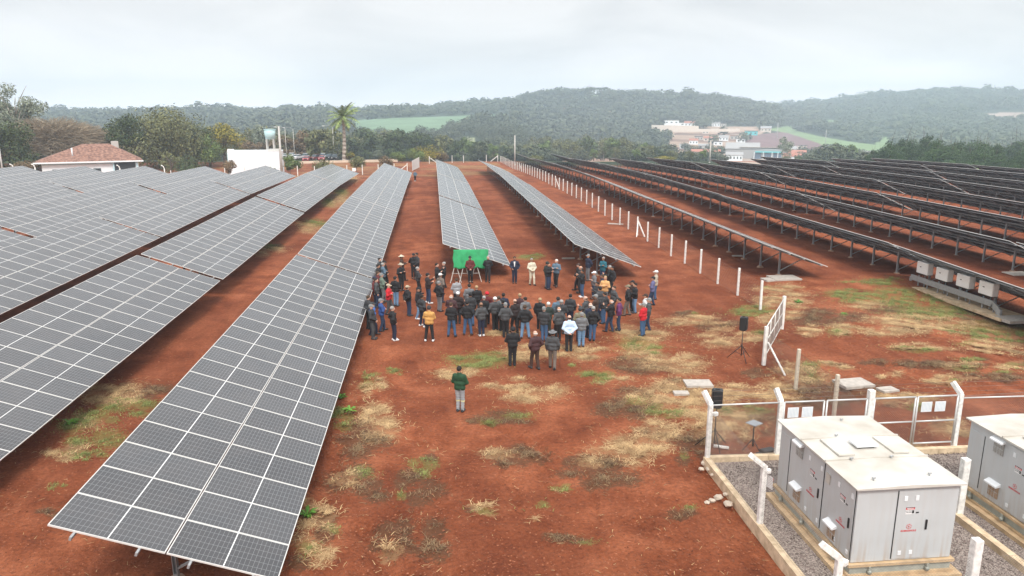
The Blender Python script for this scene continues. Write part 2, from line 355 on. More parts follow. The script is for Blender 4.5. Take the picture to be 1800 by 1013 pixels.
    soil = mix(1.0, soil, ramp(fine, [(.3, (.58, .56, .55)), (.5, (1.0, 1.0, 1.0)), (.72, (1.36, 1.36, 1.36))]), 'MULTIPLY')
    soil = mix(ramp(pb, [(.70, (0, 0, 0)), (.74, (1, 1, 1))]), soil, (.40, .2, .12))
    ca = N.new('ShaderNodeVertexColor'); ca.layer_name = 'cover'; sp = N.new('ShaderNodeSeparateColor'); K(ca.outputs['Color'], sp.inputs['Color'])
    brk = noise(6.0, 9, .85); brk2 = noise(8, 8, .85)
    def cover(ch, nz_, k0, w_):
        a_ = N.new('ShaderNodeMath'); a_.operation = 'ADD'; K(sp.outputs[ch], a_.inputs[0]); b_ = N.new('ShaderNodeMath'); b_.operation = 'MULTIPLY_ADD'; b_.inputs[1].default_value = 3.2; b_.inputs[2].default_value = -1.15; K(nz_, b_.inputs[0]); K(b_.outputs[0], a_.inputs[1])
        return ramp(a_.outputs[0], [(k0, (0, 0, 0)), (min(1, k0 + w_), (1, 1, 1))])
    soil = mix(math_('MULTIPLY', cover(2, brk, .80, .35), .8), soil, mix(fine, (.055, .022, .012), (.16, .085, .045)))  # dark soil, with the shade among low twigs put into its colour
    soil = mix(math_('MULTIPLY', cover(0, brk, .95, .6), .5), soil, mix(fine, (.22, .10, .045), (.50, .33, .17)))
    soil = mix(math_('MULTIPLY', cover(1, brk2, .95, .5), .5), soil, mix(fine, (.07, .08, .02), (.27, .28, .09)))
    la = N.new('ShaderNodeVertexColor'); la.layer_name = 'land'
    var = ramp(noise(.05, 6), [(.3, (.8, .8, .8)), (.7, (1.2, 1.2, 1.2))])
    far = mix(1.0, la.outputs['Color'], var, 'MULTIPLY')
    K(mix(la.outputs['Alpha'], soil, far), p.inputs['Base Color'])
    bp = N.new('ShaderNodeBump'); bp.inputs['Strength'].default_value = 1.0; bp.inputs['Distance'].default_value = .12
    s1 = N.new('ShaderNodeMath'); s1.operation = 'MULTIPLY_ADD'; s1.inputs[1].default_value = .5; K(fine, s1.inputs[0]); K(mid, s1.inputs[2])
    vo = N.new('ShaderNodeTexVoronoi'); vo.inputs['Scale'].default_value = 3.2; vo.feature = 'SMOOTH_F1'; wz = N.new('ShaderNodeTexNoise'); wz.inputs['Scale'].default_value = 1.4; wz.inputs['Detail'].default_value = 5
    K(t.outputs['Object'], wz.inputs['Vector']); wa = N.new('ShaderNodeVectorMath'); wa.operation = 'MULTIPLY_ADD'; wa.inputs[1].default_value = (1.6, 1.6, 1.6); K(wz.outputs['Color'], wa.inputs[0]); K(t.outputs['Object'], wa.inputs[2]); K(wa.outputs['Vector'], vo.inputs['Vector'])
    s2 = N.new('ShaderNodeMath'); s2.operation = 'MULTIPLY_ADD'; s2.inputs[1].default_value = .55; K(vo.outputs['Distance'], s2.inputs[0]); K(s1.outputs[0], s2.inputs[2])
    K(s2.outputs[0], bp.inputs['Height']); K(bp.outputs['Normal'], p.inputs['Normal'])
    me.materials.append(m)
    return tag(link('ground', me), kind='structure')
make_ground()
# ------------------------------------------------------------------ solar tables
TAU = math.asin(1.66 / 4.9); CT, ST = math.cos(TAU), math.sin(TAU)
PW, PL, PITCHY = 1.33, 2.43, 1.345       # module width along the row, length down the slope
NMOD = 22; TLEN = NMOD * PITCHY
def panel_mat():
    m = bpy.data.materials.new('solar_glass'); m.use_nodes = True; n = m.node_tree; N = n.nodes; K = n.links.new; p = N['Principled BSDF']
    uv = N.new('ShaderNodeUVMap'); sp = N.new('ShaderNodeSeparateXYZ'); K(uv.outputs['UV'], sp.inputs[0])
    def mth(op, a, b=None, cl=False):
        x = N.new('ShaderNodeMath'); x.operation = op; x.use_clamp = cl
        for i, v in enumerate((a, b)):
            if v is None: continue
            if isinstance(v, (int, float)): x.inputs[i].default_value = v
            else: K(v, x.inputs[i])
        return x.outputs[0]
    # u: 0..6 cells across the module, v: 0..24 half cells along it, centre gap at 12
    fu = mth('FRACT', sp.outputs[0]); fv_ = mth('FRACT', sp.outputs[1])
    eu = mth('MINIMUM', fu, mth('SUBTRACT', 1, fu)); ev = mth('MINIMUM', fv_, mth('SUBTRACT', 1, fv_))
    l1 = mth('LESS_THAN', eu, .017); l2 = mth('LESS_THAN', ev, .028)
    mid = mth('LESS_THAN', mth('ABSOLUTE', mth('SUBTRACT', sp.outputs[1], 12)), .13)
    lines = mth('MAXIMUM', l1, l2)
    oi = N.new('ShaderNodeObjectInfo'); nz = N.new('ShaderNodeTexNoise'); g = N.new('ShaderNodeNewGeometry'); nz.inputs['Scale'].default_value = .35; nz.inputs['Detail'].default_value = 5
    K(g.outputs['Position'], nz.inputs['Vector'])
    f = mth('MULTIPLY', mth('ADD', oi.outputs['Random'], nz.outputs['Fac']), .5)
    def mix(f_, a, b):
        x = N.new('ShaderNodeMix'); x.data_type = 'RGBA'
        for s_, v_ in (('Factor', f_), ('A', a), ('B', b)):
            if isinstance(v_, tuple): x.inputs[s_].default_value = (*v_, 1)
            else: K(v_, x.inputs[s_])
        return x.outputs['Result']
    cell = mix(f, (.018, .020, .025), (.056, .059, .066))
    c = mix(lines, cell, (.25, .26, .27)); c = mix(mid, c, (.75, .75, .75))
    # dust film
    d = N.new('ShaderNodeTexNoise'); d.inputs['Scale'].default_value = 1.3; d.inputs['Detail'].default_value = 8; K(g.outputs['Position'], d.inputs['Vector'])
    c = mix(mth('MULTIPLY', mth('POWER', d.outputs['Fac'], 1.5), .13), c, (.30, .24, .21))
    K(c, p.inputs['Base Color']); p.inputs['Roughness'].default_value = .2; p.inputs['IOR'].default_value = 1.62
    return m
GLASS = panel_mat()
FRAME = mat('aluminium_frame', (.64, .63, .61), .5, .1, .05)
BACK = mat('panel_back', (.018, .019, .022), .55, 0, .2)
STEEL = mat('galvanised_steel', (.36, .37, .38), .5, .35, .12, 9)
CONC = mat('concrete', (.42, .38, .34), .9, 0, .15, 7, .2)
CONC_RED = mat('stained_concrete', (.40, .25, .17), .9, 0, .2, 8, .3)
def slope(s, y, up=0.0): return Vector((s * CT + up * ST, y, 2.5 - s * ST + up * CT))
def panel_geo():
    """one framed module, origin at its upper near corner; four corners frame + glass + back"""
    e = .021; V = []; F = []; mi = []; UV = []
    def quad(p, m, uv=None):
        k = len(V); V.extend(p); F.append([k, k + 1, k + 2, k + 3]); mi.append(m); UV.extend(uv or [(0, 0)] * 4)
    def P(a, b, u): return (a * CT + u * ST, b, -a * ST + u * CT)
    x0, x1, y0, y1, t, b = 0, PL, 0, PW, .0, -.038
    g = -.003
    quad([P(x0 + e, y0 + e, g), P(x1 - e, y0 + e, g), P(x1 - e, y1 - e, g), P(x0 + e, y1 - e, g)], 0, [(0.02, 0), (0.02, 24), (5.98, 24), (5.98, 0)])
    V2 = [(x0, y0), (x1, y0), (x1, y1), (x0, y1)]; I2 = [(x0 + e, y0 + e), (x1 - e, y0 + e), (x1 - e, y1 - e), (x0 + e, y1 - e)]
    for i in range(4):
        j = (i + 1) % 4
        quad([P(*V2[i], t), P(*V2[j], t), P(*I2[j], t), P(*I2[i], t)], 1)
        quad([P(*V2[i], b), P(*V2[j], b), P(*V2[j], t), P(*V2[i], t)], 1)
        quad([P(*I2[i], t), P(*I2[j], t), P(*I2[j], g), P(*I2[i], g)], 1)
    quad([P(x0, y1, b), P(x1, y1, b), P(x1, y0, b), P(x0, y0, b)], 2)
    return np.array(V), np.array(F), np.array(mi), UV
_V, _F, _MI, _UV = panel_geo()
def with_uv(me, UV):
    l = me.uv_layers.new(name='UVMap'); l.data.foreach_set('uv', np.array(UV, np.float32).ravel()); return me
PANEL = with_uv(np_mesh('solar_panel', _V, _F, [GLASS, FRAME, BACK], _MI), _UV)
def array_mesh(nm, gap=.03):
    V = []; F = []; k = 0
    for j in range(nm):
        for s in (0, PL + gap):
            V.append(_V + np.array([s * CT, j * PITCHY, -s * ST])); F.append(_F + k); k += len(_V)
    return with_uv(np_mesh('panel_array', np.vstack(V), np.vstack(F), [GLASS, FRAME, BACK], np.tile(_MI, nm * 2)), _UV * (nm * 2))
ARR = {}
def purlin_mesh(L_):
    m = MB()
    m.box(Vector((0, L_ / 2, 0)), (.05, L_ + .36, .085), Matrix.Rotation(TAU, 3, 'Y'))
    return m.mesh('purlin', STEEL)
PUR = {}
m = MB(); m.box((-.045, 0, .98), (.012, .13, 1.62)); m.box((.045, 0, .98), (.012, .13, 1.62)); m.box((0, .06, .98), (.08, .012, 1.62)); m.box((0, 0, -.08), (.10, .14, .5))
POST = m.mesh('post', STEEL)
XP = 2.0 * CT; ZP = 2.5 - 2.0 * ST - .16
m = MB(); m.bar((XP + .05, 0, .30), slope(3.75, 0, -.16), .06, .05); BRACE = m.mesh('brace', STEEL)
m = MB(); m.bar(slope(.35, .05, -.13), slope(4.6, .05, -.13), .05, .09); RAFTER = m.mesh('rafter', STEEL)
m = MB(); m.cyl((0, 0, -.05), (0, 0, .07), .26, .17, 9); FOOT = m.mesh('footing', CONC_RED, True)
NT = [0]
TABLE_LABELS = {}
def solar_table(x_hi, y0, nm, label, detail=True, dz=(0.0, 0.0), feet=True, extra=0.0):
    RX = Matrix.Rotation(math.radians(extra), 3, 'Y'); top = Vector((0, 0, 2.5)); rt = lambda p: RX @ (Vector(p) - top) + top; ry = (0, math.radians(extra), 0)
    Ln = nm * PITCHY; y1 = y0 + Ln
    za, zb = gz(x_hi + 2, y0 + 1), gz(x_hi + 2, y1 - 1)
    za += dz[0]; zb += dz[1]
    t = empty('solar_table', (x_hi, y0, za), 0, label, 'solar table', 'tilted tables of solar panels standing in rows')
    t.rotation_euler = (math.atan2(zb - za, Ln), 0, 0)
    if detail:
        for j in range(nm):
            for s in (0, PL + .03):
                q = slope(s, j * PITCHY)
                o = link('solar_panel', PANEL, t, (q.x + random.uniform(-.002, .002), q.y, q.z + random.uniform(-.004, .004)))
    else:
        if nm not in ARR: ARR[nm] = array_mesh(nm)
        o = link('panel_array', ARR[nm], t, (0, 0, 2.5), ry)
    if nm not in PUR: PUR[nm] = purlin_mesh(Ln)
    for s in (.55, 1.9, 3.0, 4.35):
        link('purlin', PUR[nm], t, rt(slope(s, 0, -.085)), ry)
    npost = max(2, round(Ln / 3.02)); st = (Ln - 3.0) / (npost - 1)
    for k in range(npost):
        y = 1.5 + k * st
        o = link('post', POST, t, (XP, y, 0)); o.scale = (1, 1, 1 - .022 * extra)
        b_ = link('brace', BRACE, t, (0, y, 0)); b_.scale = (1, 1, 1 - .04 * extra); link('rafter', RAFTER, t, rt((0, y, 0)), ry)
        if feet: link('footing', FOOT, t, (XP, y, -.02), (0, 0, k * .7))
    return t
ordn = ['nearest', 'second', 'third', 'fourth', 'fifth', 'sixth', 'farthest']
LEFT = [('A', -8.25, [(15.0, 22), (45.0, 22), (75.0, 22), (105.0, 17)], 'row just left of the crowd'),
 ('B', -17.5, [(15.4, 22), (45.6, 22), (75.8, 22), (106, 19)], 'second row left of the crowd'),
 ('C', -26.25, [(31, 22), (61.0, 22), (91.2, 22)], 'third row left of the crowd'),
 ('D', -35.3, [(30.8, 22), (61, 22), (91, 22)], 'fourth row left of the crowd'),
 ('E', -44.2, [(61, 22), (91, 22)], 'fifth row left of the crowd'),
 ('F', -53.1, [(61, 22), (91, 22)], 'sixth row left, in front of the tiled house'),
 ('G', -62.0, [(76, 11), (91, 22)], 'leftmost row by the curved-top fence posts')]
DZ = {'A': ([15, 45, 75, 105, 128], [-.05, .28, .42, .45, .5]), 'B': ([15, 45, 76, 106, 131], [-.05, .28, .42, .35, .2]), 'C': ([31, 61, 91, 121], [.05, .3, .42, .4])}
for nme, x, tabs, desc in LEFT:
    for i, (y, nm) in enumerate(tabs):
        pos = ordn[i] if i < len(tabs) - 1 else 'farthest'
        lb = f'grey solar table, {pos} in the {desc}'
        if nme == 'A' and i == 0: lb = 'large grey solar table filling the lower left foreground'
        solar_table(x, y, nm, lb, detail=(x > -40 and y < 95), dz=tuple(float(np.interp(q, *DZ[nme])) for q in (y, y + nm * PITCHY)) if nme in DZ else (0, 0), feet=x > -10)
for x, y, nm, lb in [(.5, 49.3, 22, 'light grey solar table right behind the green cloth screen'), (.5, 79.4, 22, 'pale solar table, second of the row behind the green cloth screen'),
                     (.5, 109.5, 22, 'pale solar table, third of the row behind the green cloth screen'), (.5, 139.2, 16, 'pale solar table at the far end of the row behind the green cloth'),
                     (9.25, 48.0, 22, 'pale solar table seen edge-on ending in a point beside the crowd'), (9.25, 78.0, 22, 'pale edge-on solar table, second of its row left of the white post fence'),
                     (9.25, 108.0, 22, 'pale edge-on solar table, third of its row left of the white post fence'), (9.25, 138.2, 14, 'far tip table of the edge-on row beside the white post fence')]:
    solar_table(x, y, nm, lb, detail=y < 95)
RIGHT = [(21.8, [46.6, 76.8, 107, 137.2, 167.4], 'first row right of the white post fence'), (30.4, [16.4, 46.4, 76.6, 106.8, 137, 167.2], 'row whose near end carries the four white inverters'),
 (39.3, [16.4, 46.5, 76.7, 106.9, 137], 'third row right of the white post fence'), (48.2, [16.4, 46.5, 76.7, 106.9, 137], 'fourth row right of the white post fence'),
 (57.1, [31, 61.2, 91.4, 121.6], 'fifth row right of the white post fence'), (66.0, [31, 61.2, 91.4, 121.6], 'sixth row right of the white post fence'),
 (74.9, [46, 76.2, 106.4, 136.6], 'seventh row right of the white post fence'), (83.8, [61, 91.2, 121.4], 'row second farthest to the right'), (92.7, [61, 91.2, 121.4], 'row farthest to the right before the pines')]
for x, ys, desc in RIGHT:
    for i, y in enumerate(ys):
        pos = ordn[i] if i < len(ys) - 1 else 'farthest'
        solar_table(x, y, 22, f'dark solar table, {pos} in the {desc}', detail=False, extra=0 if x < 25 else 4.2)

# ------------------------------------------------------------------ main post fence
WHITEP = mat('whitewashed_concrete', (.74, .73, .70), .85, 0, .10, 5, .25, col2=(.80, .78, .74))
WHITEP2 = mat('bare_concrete_post', (.60, .54, .44), .9, 0, .12, 6, .3)
WIRE = mat('fence_wire', (.22, .18, .16), .5, .5, .1)
m = MB(); m.box((0, 0, .86), (.12, .12, 1.76), bev=.012); FPOST = m.mesh('fence_post', WHITEP)
m = MB(); m.box((0, 0, .86), (.12, .12, 1.76), bev=.012); FPOST2 = m.mesh('fence_post', WHITEP2)
def netting(pts, h, cell, r=.003, z0=.05, rails=()):
    """chain link between ground points pts: crossing diagonal ribbons with real wire width"""
    V = []; F = []
    def strip(a, b, w_):
        a, b = np.array(a), np.array(b); d = b - a; d = d / (np.linalg.norm(d) + 1e-9); n1 = np.cross(d, [0, 0, 1.0]);
        if np.linalg.norm(n1) < 1e-3: n1 = np.array([1.0, 0, 0])
        n1 = n1 / np.linalg.norm(n1); n2 = np.cross(d, n1); k = len(V)
        for q in (a, b):
            for an in (0, 2.094, 4.189): V.append(q + (n1 * math.cos(an) + n2 * math.sin(an)) * w_)
        for i in range(3): F.append([k + i, k + (i + 1) % 3, k + 3 + (i + 1) % 3, k + 3 + i])
    for (xa, ya), (xb, yb) in zip(pts[:-1], pts[1:]):
        Ls = math.hypot(xb - xa, yb - ya); za, zb = gz(xa, ya) + z0, gz(xb, yb) + z0
        def P(s, t): u = s / Ls; return (xa + (xb - xa) * u, ya + (yb - ya) * u, za + (zb - za) * u + t)
        k = -h
        while k < Ls:
            for sg in (0, 1):
                s0, s1 = max(k, 0), min(k + h, Ls)
                if s1 > s0:
                    if sg == 0: strip(P(s0, s0 - k), P(s1, s1 - k), r)
                    else: strip(P(s0, h - (s0 - k)), P(s1, h - (s1 - k)), r)
            k += cell
        for t in [0, h] + list(rails): strip(P(0, t), P(Ls, t), r * 1.6)
    return np_mesh('wire_mesh', V, F, [WIRE])
fence = empty('post_fence', (18.3, 39.4, gz(18.3, 39.4)), 0, 'long fence of white concrete posts running through the middle of the solar field', 'fence')
def child(o, par):
    o.location = Vector(o.location) - par.location; o.parent = par; return o
fy = [39.4 + 3.32 * k for k in range(50)]
for k, y in enumerate(fy):
    x = 18.3 + .25 * math.sin(y * .02)
    o = child(link('fence_post', FPOST, None, (x, y, gz(x, y) - .02), (random.uniform(-.015, .015), random.uniform(-.015, .015), 0)), fence)
    if k in (8, 22, 36):
        for s in ((-1, 1) if k == 8 else (1,)):
            b = MB(); z = gz(x, y); b.bar((x, y - .1, z + 1.35), (x + .75 * (1 if s > 0 else -1) * .5, y - 1.1, z + .02), .09); child(b.build('brace', WHITEP), fence)
child(link('wire_mesh', netting([(18.3 + .25 * math.sin(y * .02), y) for y in fy[::3]], 1.5, .30, .0035, .08)), fence)
# near continuation of the fence from the open gate to the yard
f2 = empty('post_fence', (14.41, 24.04, gz(14.4, 24)), 0, 'short run of bare concrete posts and wire behind the transformer yard', 'fence')
for q in ((14.41, 24.04), (14.4, 26.96)): child(link('fence_post', FPOST2, None, (*q, gz(*q) - .02)), f2)
child(link('wire_mesh', netting([(13.7, 21.0), (14.41, 24.04), (14.4, 26.96), (14.5, 30.1)], 1.5, .14, .003, .05, (.5, 1.0))), f2)
# open gate leaf
g = empty('field_gate', (14.5, 30.15, gz(14.5, 30.1)), 0, 'open white pipe gate leaf with concrete posts beside the speaker stand', 'gate')
ga, gb = Vector((14.55, 30.3, .22)), Vector((17.75, 35.25, .22))
m = MB(); R = .026
H_ = 1.42
for z in (0, H_ / 2, H_): m.cyl(ga + Vector((0, 0, z)), gb + Vector((0, 0, z)), R)
for t in (0, .25, .5, .75, 1): p = ga.lerp(gb, t); m.cyl(p, p + Vector((0, 0, H_)), R)
child(m.build('gate_frame', mat('white_pipe', (.72, .70, .66), .5, .2, .08)), g)
child(link('wire_mesh', netting([(ga.x, ga.y), (gb.x, gb.y)], H_ - .05, .10, .004, .25)), g)
for q in ((14.45, 30.05), (17.85, 35.4)):
    m = MB(); m.box((q[0], q[1], .88), (.15, .15, 1.8), bev=.015); child(m.build('gate_post', WHITEP), g)
m = MB(); m.cyl((14.55, 30.0, 1.05), (14.75, 28.6, .0), .045); child(m.build('brace', WHITEP), g)
# ------------------------------------------------------------------ perimeter fence beyond the rows
bf = empty('boundary_fence', (-25, 139, gz(-25, 139)), 0, 'boundary fence of white posts beyond the far ends of the panel rows', 'fence')
line = [gd(x, 300, D) for x, D in ((300, 168), (345, 163), (395, 158), (430, 155), (523, 148), (553, 147), (580, 147), (610, 148), (637, 149), (665, 151), (693, 153), (716, 156), (755, 196), (795, 199), (815, 200), (855, 207), (875, 211))]
for q in line:
    o = child(link('fence_post', FPOST, None, (q.x, q.y, gz(q.x, q.y) - .02)), bf); o.scale = (1.25, 1.25, 1.12)
child(link('wire_mesh', netting([(q.x, q.y) for q in line[:12]], 1.5, .6, .003)), bf)
for i, s in ((11, -1), (12, 1), (16, -1)):
    q = line[i]; z = gz(q.x, q.y); m = MB(); m.bar((q.x, q.y, z + 1.6), (q.x + s * 2.0, q.y - .2, z + .1), .14); child(m.build('brace', WHITEP), bf)
lf = empty('curved_post_fence', (-70, 160, gz(-70, 160)), 0, 'white posts with curved tops between the panels and the tiled house', 'fence')
for x in (-10, 24, 62, 211, 289):
    q = gd(x, 300, 165); z = gz(q.x, q.y); m = MB()
    pts = [Vector((q.x, q.y, z - .05)), Vector((q.x, q.y, z + 2.3)), Vector((q.x - .15, q.y, z + 2.65)), Vector((q.x - .55, q.y, z + 2.9))]
    for a, b in zip(pts[:-1], pts[1:]): m.cyl(a, b, .11, .1, 8)
    child(m.build('fence_post', WHITEP), lf)
# far gate leaf, white sheet
q0, q1 = gd(724.6, 300, 158), gd(737, 288, 176)
m = MB(); z0, z1 = gz(q0.x, q0.y), gz(q1.x, q1.y)
lf_n = (Vector((q1.x, q1.y, 0)) - Vector((q0.x, q0.y, 0))).normalized().cross(Vector((0, 0, 1))) * .04
m.prism([(q0.x, q0.y, z0 + .25), (q1.x, q1.y, z1 + .25), (q1.x, q1.y, z1 + 2.6), (q0.x, q0.y, z0 + 2.3)], (0, 0, 0), lf_n)
fg = m.build('sheet_gate', mat('white_sheet', (.80, .80, .78), .5, 0, .05)); tag(fg, 'white sheeted gate standing open at the far end of the red track', 'gate')

# ------------------------------------------------------------------ transformer yard
KERB = mat('ochre_kerb', (.56, .42, .27), .9, 0, .18, 4, .3, col2=(.66, .52, .36))
def kerb(name, pts, wd, h, lab):
    m = MB()
    for (xa, ya), (xb, yb) in zip(pts[:-1], pts[1:]):
        n_ = max(1, int(math.hypot(xb - xa, yb - ya) / .95))
        for i in range(n_):
            a = Vector((xa, ya, 0)).lerp(Vector((xb, yb, 0)), i / n_); b = Vector((xa, ya, 0)).lerp(Vector((xb, yb, 0)), (i + 1) / n_)
            d = (b - a).normalized() * .006; z = random.uniform(-.004, .004)
            m.bar(a + d + Vector((0, 0, h / 2 - .06 + z)), b - d + Vector((0, 0, h / 2 - .06 + z)), wd, h + .12)
    o = m.build(name, KERB); return tag(o, lab, 'kerb')
kerb('kerb', [(8.42, 20.98), (8.38, 12.0)], .19, .25, 'ochre concrete kerb along the left side of the transformer yard')
kerb('kerb', [(8.52, 20.95), (20.0, 20.75)], .19, .25, 'ochre kerb along the back of the transformer yard under the pipe fence')
kerb('kerb', [(13.98, 20.6), (13.98, 12.0)], .2, .27, 'ochre kerb between the two grey transformer cabinets')
gr = mat('gravel_stone', (.11, .085, .075), .95, 0, .5, 30, 1.0, col2=(.30, .25, .22), coords='Object')
m = MB(); m.poly([(8.5, 12, .085), (13.88, 12, .085), (13.88, 20.86, .085), (8.5, 20.86, .085)]); m.poly([(14.08, 12, .085), (20, 12, .085), (20, 20.66, .085), (14.08, 20.66, .085)])
tag(m.build('gravel_bed', gr), kind='structure')
# loose gravel stones
oct_v = np.array([[1, 0, 0], [-1, 0, 0], [0, 1, 0], [0, -1, 0], [0, 0, 1], [0, 0, -1]], float)
oct_f = np.array([[0, 2, 4], [2, 1, 4], [1, 3, 4], [3, 0, 4], [2, 0, 5], [1, 2, 5], [3, 1, 5], [0, 3, 5]])
def stones(P, S, name, mt, flat=.6):
    n = len(P); V = oct_v[None] * RNG.uniform(.6, 1.2, (n, 6, 3)) * S[:, None, None]
    V[..., 2] *= flat; an = RNG.uniform(0, 6.28, n); c, s = np.cos(an)[:, None], np.sin(an)[:, None]
    X = V[..., 0] * c - V[..., 1] * s; Y = V[..., 0] * s + V[..., 1] * c; V[..., 0] = X; V[..., 1] = Y
    V += P[:, None]; F = oct_f[None] + 6 * np.arange(n)[:, None, None]
    return link(name, np_mesh(name, V.reshape(-1, 3), F.reshape(-1, 3), [mt]))
n = 26000; xs = RNG.uniform(8.55, 19.5, n); ys = RNG.uniform(12.2, 20.8, n); k = (abs(xs - 13.98) > .14)
stm = leafmat('gravel_bits', (.045, .032, .028), (.27, .21, .19), .9, 2)
tag(stones(np.stack([xs, ys, np.full(n, .09)], 1)[k], RNG.uniform(.012, .034, n)[k], 'gravel', stm), kind='stuff')
# tall fence of the yard
OLDW = mat('flaking_white_paint', (.72, .71, .68), .85, 0, .16, 9, .4, col2=(.80, .79, .76), detail=8)
yf = empty('yard_fence', (8.45, 20.95, 0), 0, 'tall fence of white bent concrete posts, pipe gates and chain link round the transformer cabinets', 'fence')
def bent(x, y, lean, h=1.95, ext=.55, wd=.14, z0=.2):
    m = MB(); lx, ly = lean; z1 = h
    m.box((x, y, (z0 + z1) / 2), (wd, wd, z1 - z0), bev=.02)
    a = Vector((x, y, z1 - .03)); b = a + Vector((lx, ly, ext))
    m.bar(a, b, wd * .98, wd * .93); child(m.build('fence_post', OLDW), yf)
bent(8.45, 20.95, (-.14, .28), 2.05, .35)
bent(10.75, 20.95, (-.04, .32), 2.05, .32)
bent(16.85, 20.95, (-.12, .3), 2.05, .32)
bent(8.42, 17.0, (-.42, -.05), 1.92, .36)
bent(8.38, 13.2, (-.42, .02), 1.7, .34)
for (x, y, h) in ((13.75, 20.95, 2.3), (14.05, 16.95, 1.85), (11.45, 13.15, 1.95)):
    m = MB(); m.box((x, y, (h + .2) / 2), (.19, .19, h - .2), bev=.02); child(m.build('fence_post', OLDW), yf)
for q, r_ in (((8.52, 17.0, 1.75), 0), ((8.5, 13.2, 1.55), .6), ((8.6, 20.9, 1.72), .3)):
    m = MB(); m.box(q, (.16, .12, .12), Matrix.Rotation(r_, 3, 'Z'), bev=.02); child(m.build('insulator_bracket', OLDW), yf)
PIPE = mat('galvanised_pipe', (.60, .60, .59), .4, .3, .06)
def frame(a, b, z0, z1, nv, mids=(), plates=()):
    m = MB(); a = Vector(a); b = Vector(b)
    for z in (z0, z1, *mids): m.cyl((a.x, a.y, z), (b.x, b.y, z), .028)
    for i in range(nv): p = a.lerp(b, i / (nv - 1)) if nv > 1 else a; m.cyl((p.x, p.y, z0), (p.x, p.y, z1), .028)
    return child(m.build('gate_frame', PIPE), yf)
yb = 20.93
m = MB(); m.cyl((8.5, yb, 2.0), (10.7, yb, 2.0), .026); child(m.build('top_rail', PIPE), yf)
frame((10.86, yb, 0), (12.18, yb, 0), .38, 2.0, 2, (1.15,)); frame((12.28, yb, 0), (13.62, yb, 0), .38, 2.0, 2, (1.15,))
frame((13.88, yb, 0), (15.28, yb, 0), .38, 2.0, 2, (1.15,)); frame((15.36, yb, 0), (16.74, yb, 0), .38, 2.0, 2, (1.15,))
m = MB(); m.cyl((16.95, yb, 1.9), (20.5, yb, 1.85), .026); child(m.build('top_rail', PIPE), yf)
child(link('wire_mesh', netting([(8.5, yb), (10.75, yb), (13.75, yb), (16.85, yb), (20.5, yb)], 1.7, .075, .0032, .3)), yf)
child(link('wire_mesh', netting([(8.42, 20.9), (8.42, 17.0), (8.38, 13.2)], 1.5, .075, .0016, .3)), yf)
child(link('wire_mesh', netting([(8.4, 13.15), (11.45, 13.15), (18, 13.15)], 1.25, .075, .0020, .25)), yf)
m = MB()
for z in (2.1, 2.22, 2.34):
    m.cyl((8.42 - (z - 2) * .4, 20.95 + (z - 2) * .8, z), (10.75, 20.95 + (z - 2) * .8, z), .004, n=4); m.cyl((10.75, 20.95 + (z - 2) * .8, z), (16.85, 20.95 + (z - 2) * .8, z), .004, n=4); m.cyl((16.85, 20.95 + (z - 2) * .8, z), (20.5, 20.95 + (z - 2) * .8, z - .05), .004, n=4)
for dx, z in ((.1, 1.98), (.22, 2.08), (.36, 2.2)):
    m.cyl((8.42 - dx, 20.95, z + .1), (8.42 - dx, 17.0, z), .004, n=4); m.cyl((8.42 - dx, 17.0, z), (8.38 - dx, 13.2, z - .24), .004, n=4)
child(m.build('barbed_wire', WIRE), yf)
SLAT = mat('white_plate', (.78, .80, .82), .45, 0, .04)
SIGNBLUE = mat('printed_lines', (.42, .55, .66), .6, 0, .1)
for x in (11.15, 11.62, 15.66, 16.13):
    m = MB(); m.box((x, yb - .04, 1.66), (.36, .012, .34)); o = child(m.build('notice_plate', SLAT), yf)
    m = MB()
    for i in range(7): m.box((x - .14 + i * .047, yb - .048, 1.66), (.008, .004, .30))
    pl = m.build('printed_lines', SIGNBLUE); pl.location = (-yf.location); pl.parent = yf
# ---- lettering
def text_mesh(s, size, mt, name='lettering', bold=0.0):
    cu = bpy.data.curves.new('t', 'FONT'); cu.body = s; cu.size = size; cu.align_x = 'CENTER'; cu.align_y = 'CENTER'; cu.extrude = .0015; cu.offset = bold; cu.resolution_u = 2
    o = bpy.data.objects.new('t', cu); C.objects.link(o); dg = bpy.context.evaluated_depsgraph_get()
    me = bpy.data.meshes.new_from_object(o.evaluated_get(dg)); bpy.data.objects.remove(o); me.name = name; me.materials.clear(); me.materials.append(mt); return me
RED = mat('sign_red', (.62, .04, .05), .5, 0, .05); BLACK = mat('black_plastic', (.012, .012, .013), .45, 0, .2); SIGNW = mat('sign_white', (.75, .75, .75), .5, 0, .03)
LT = {}
def put_text(s, size, mt, par, loc, rot, bold=0.0):
    k = (s, size, mt.name, bold)
    if k not in LT: LT[k] = text_mesh(s, size, mt, bold=bold)
    return link('lettering', LT[k], par, loc, rot)
GREY = mat('cabinet_paint', (.50, .52, .53), .45, 0, .04, 1.5); ROOFP = mat('cabinet_roof_paint', (.47, .43, .37), .6, 0, .10, 1.0, col2=(.58, .56, .52), detail=8)
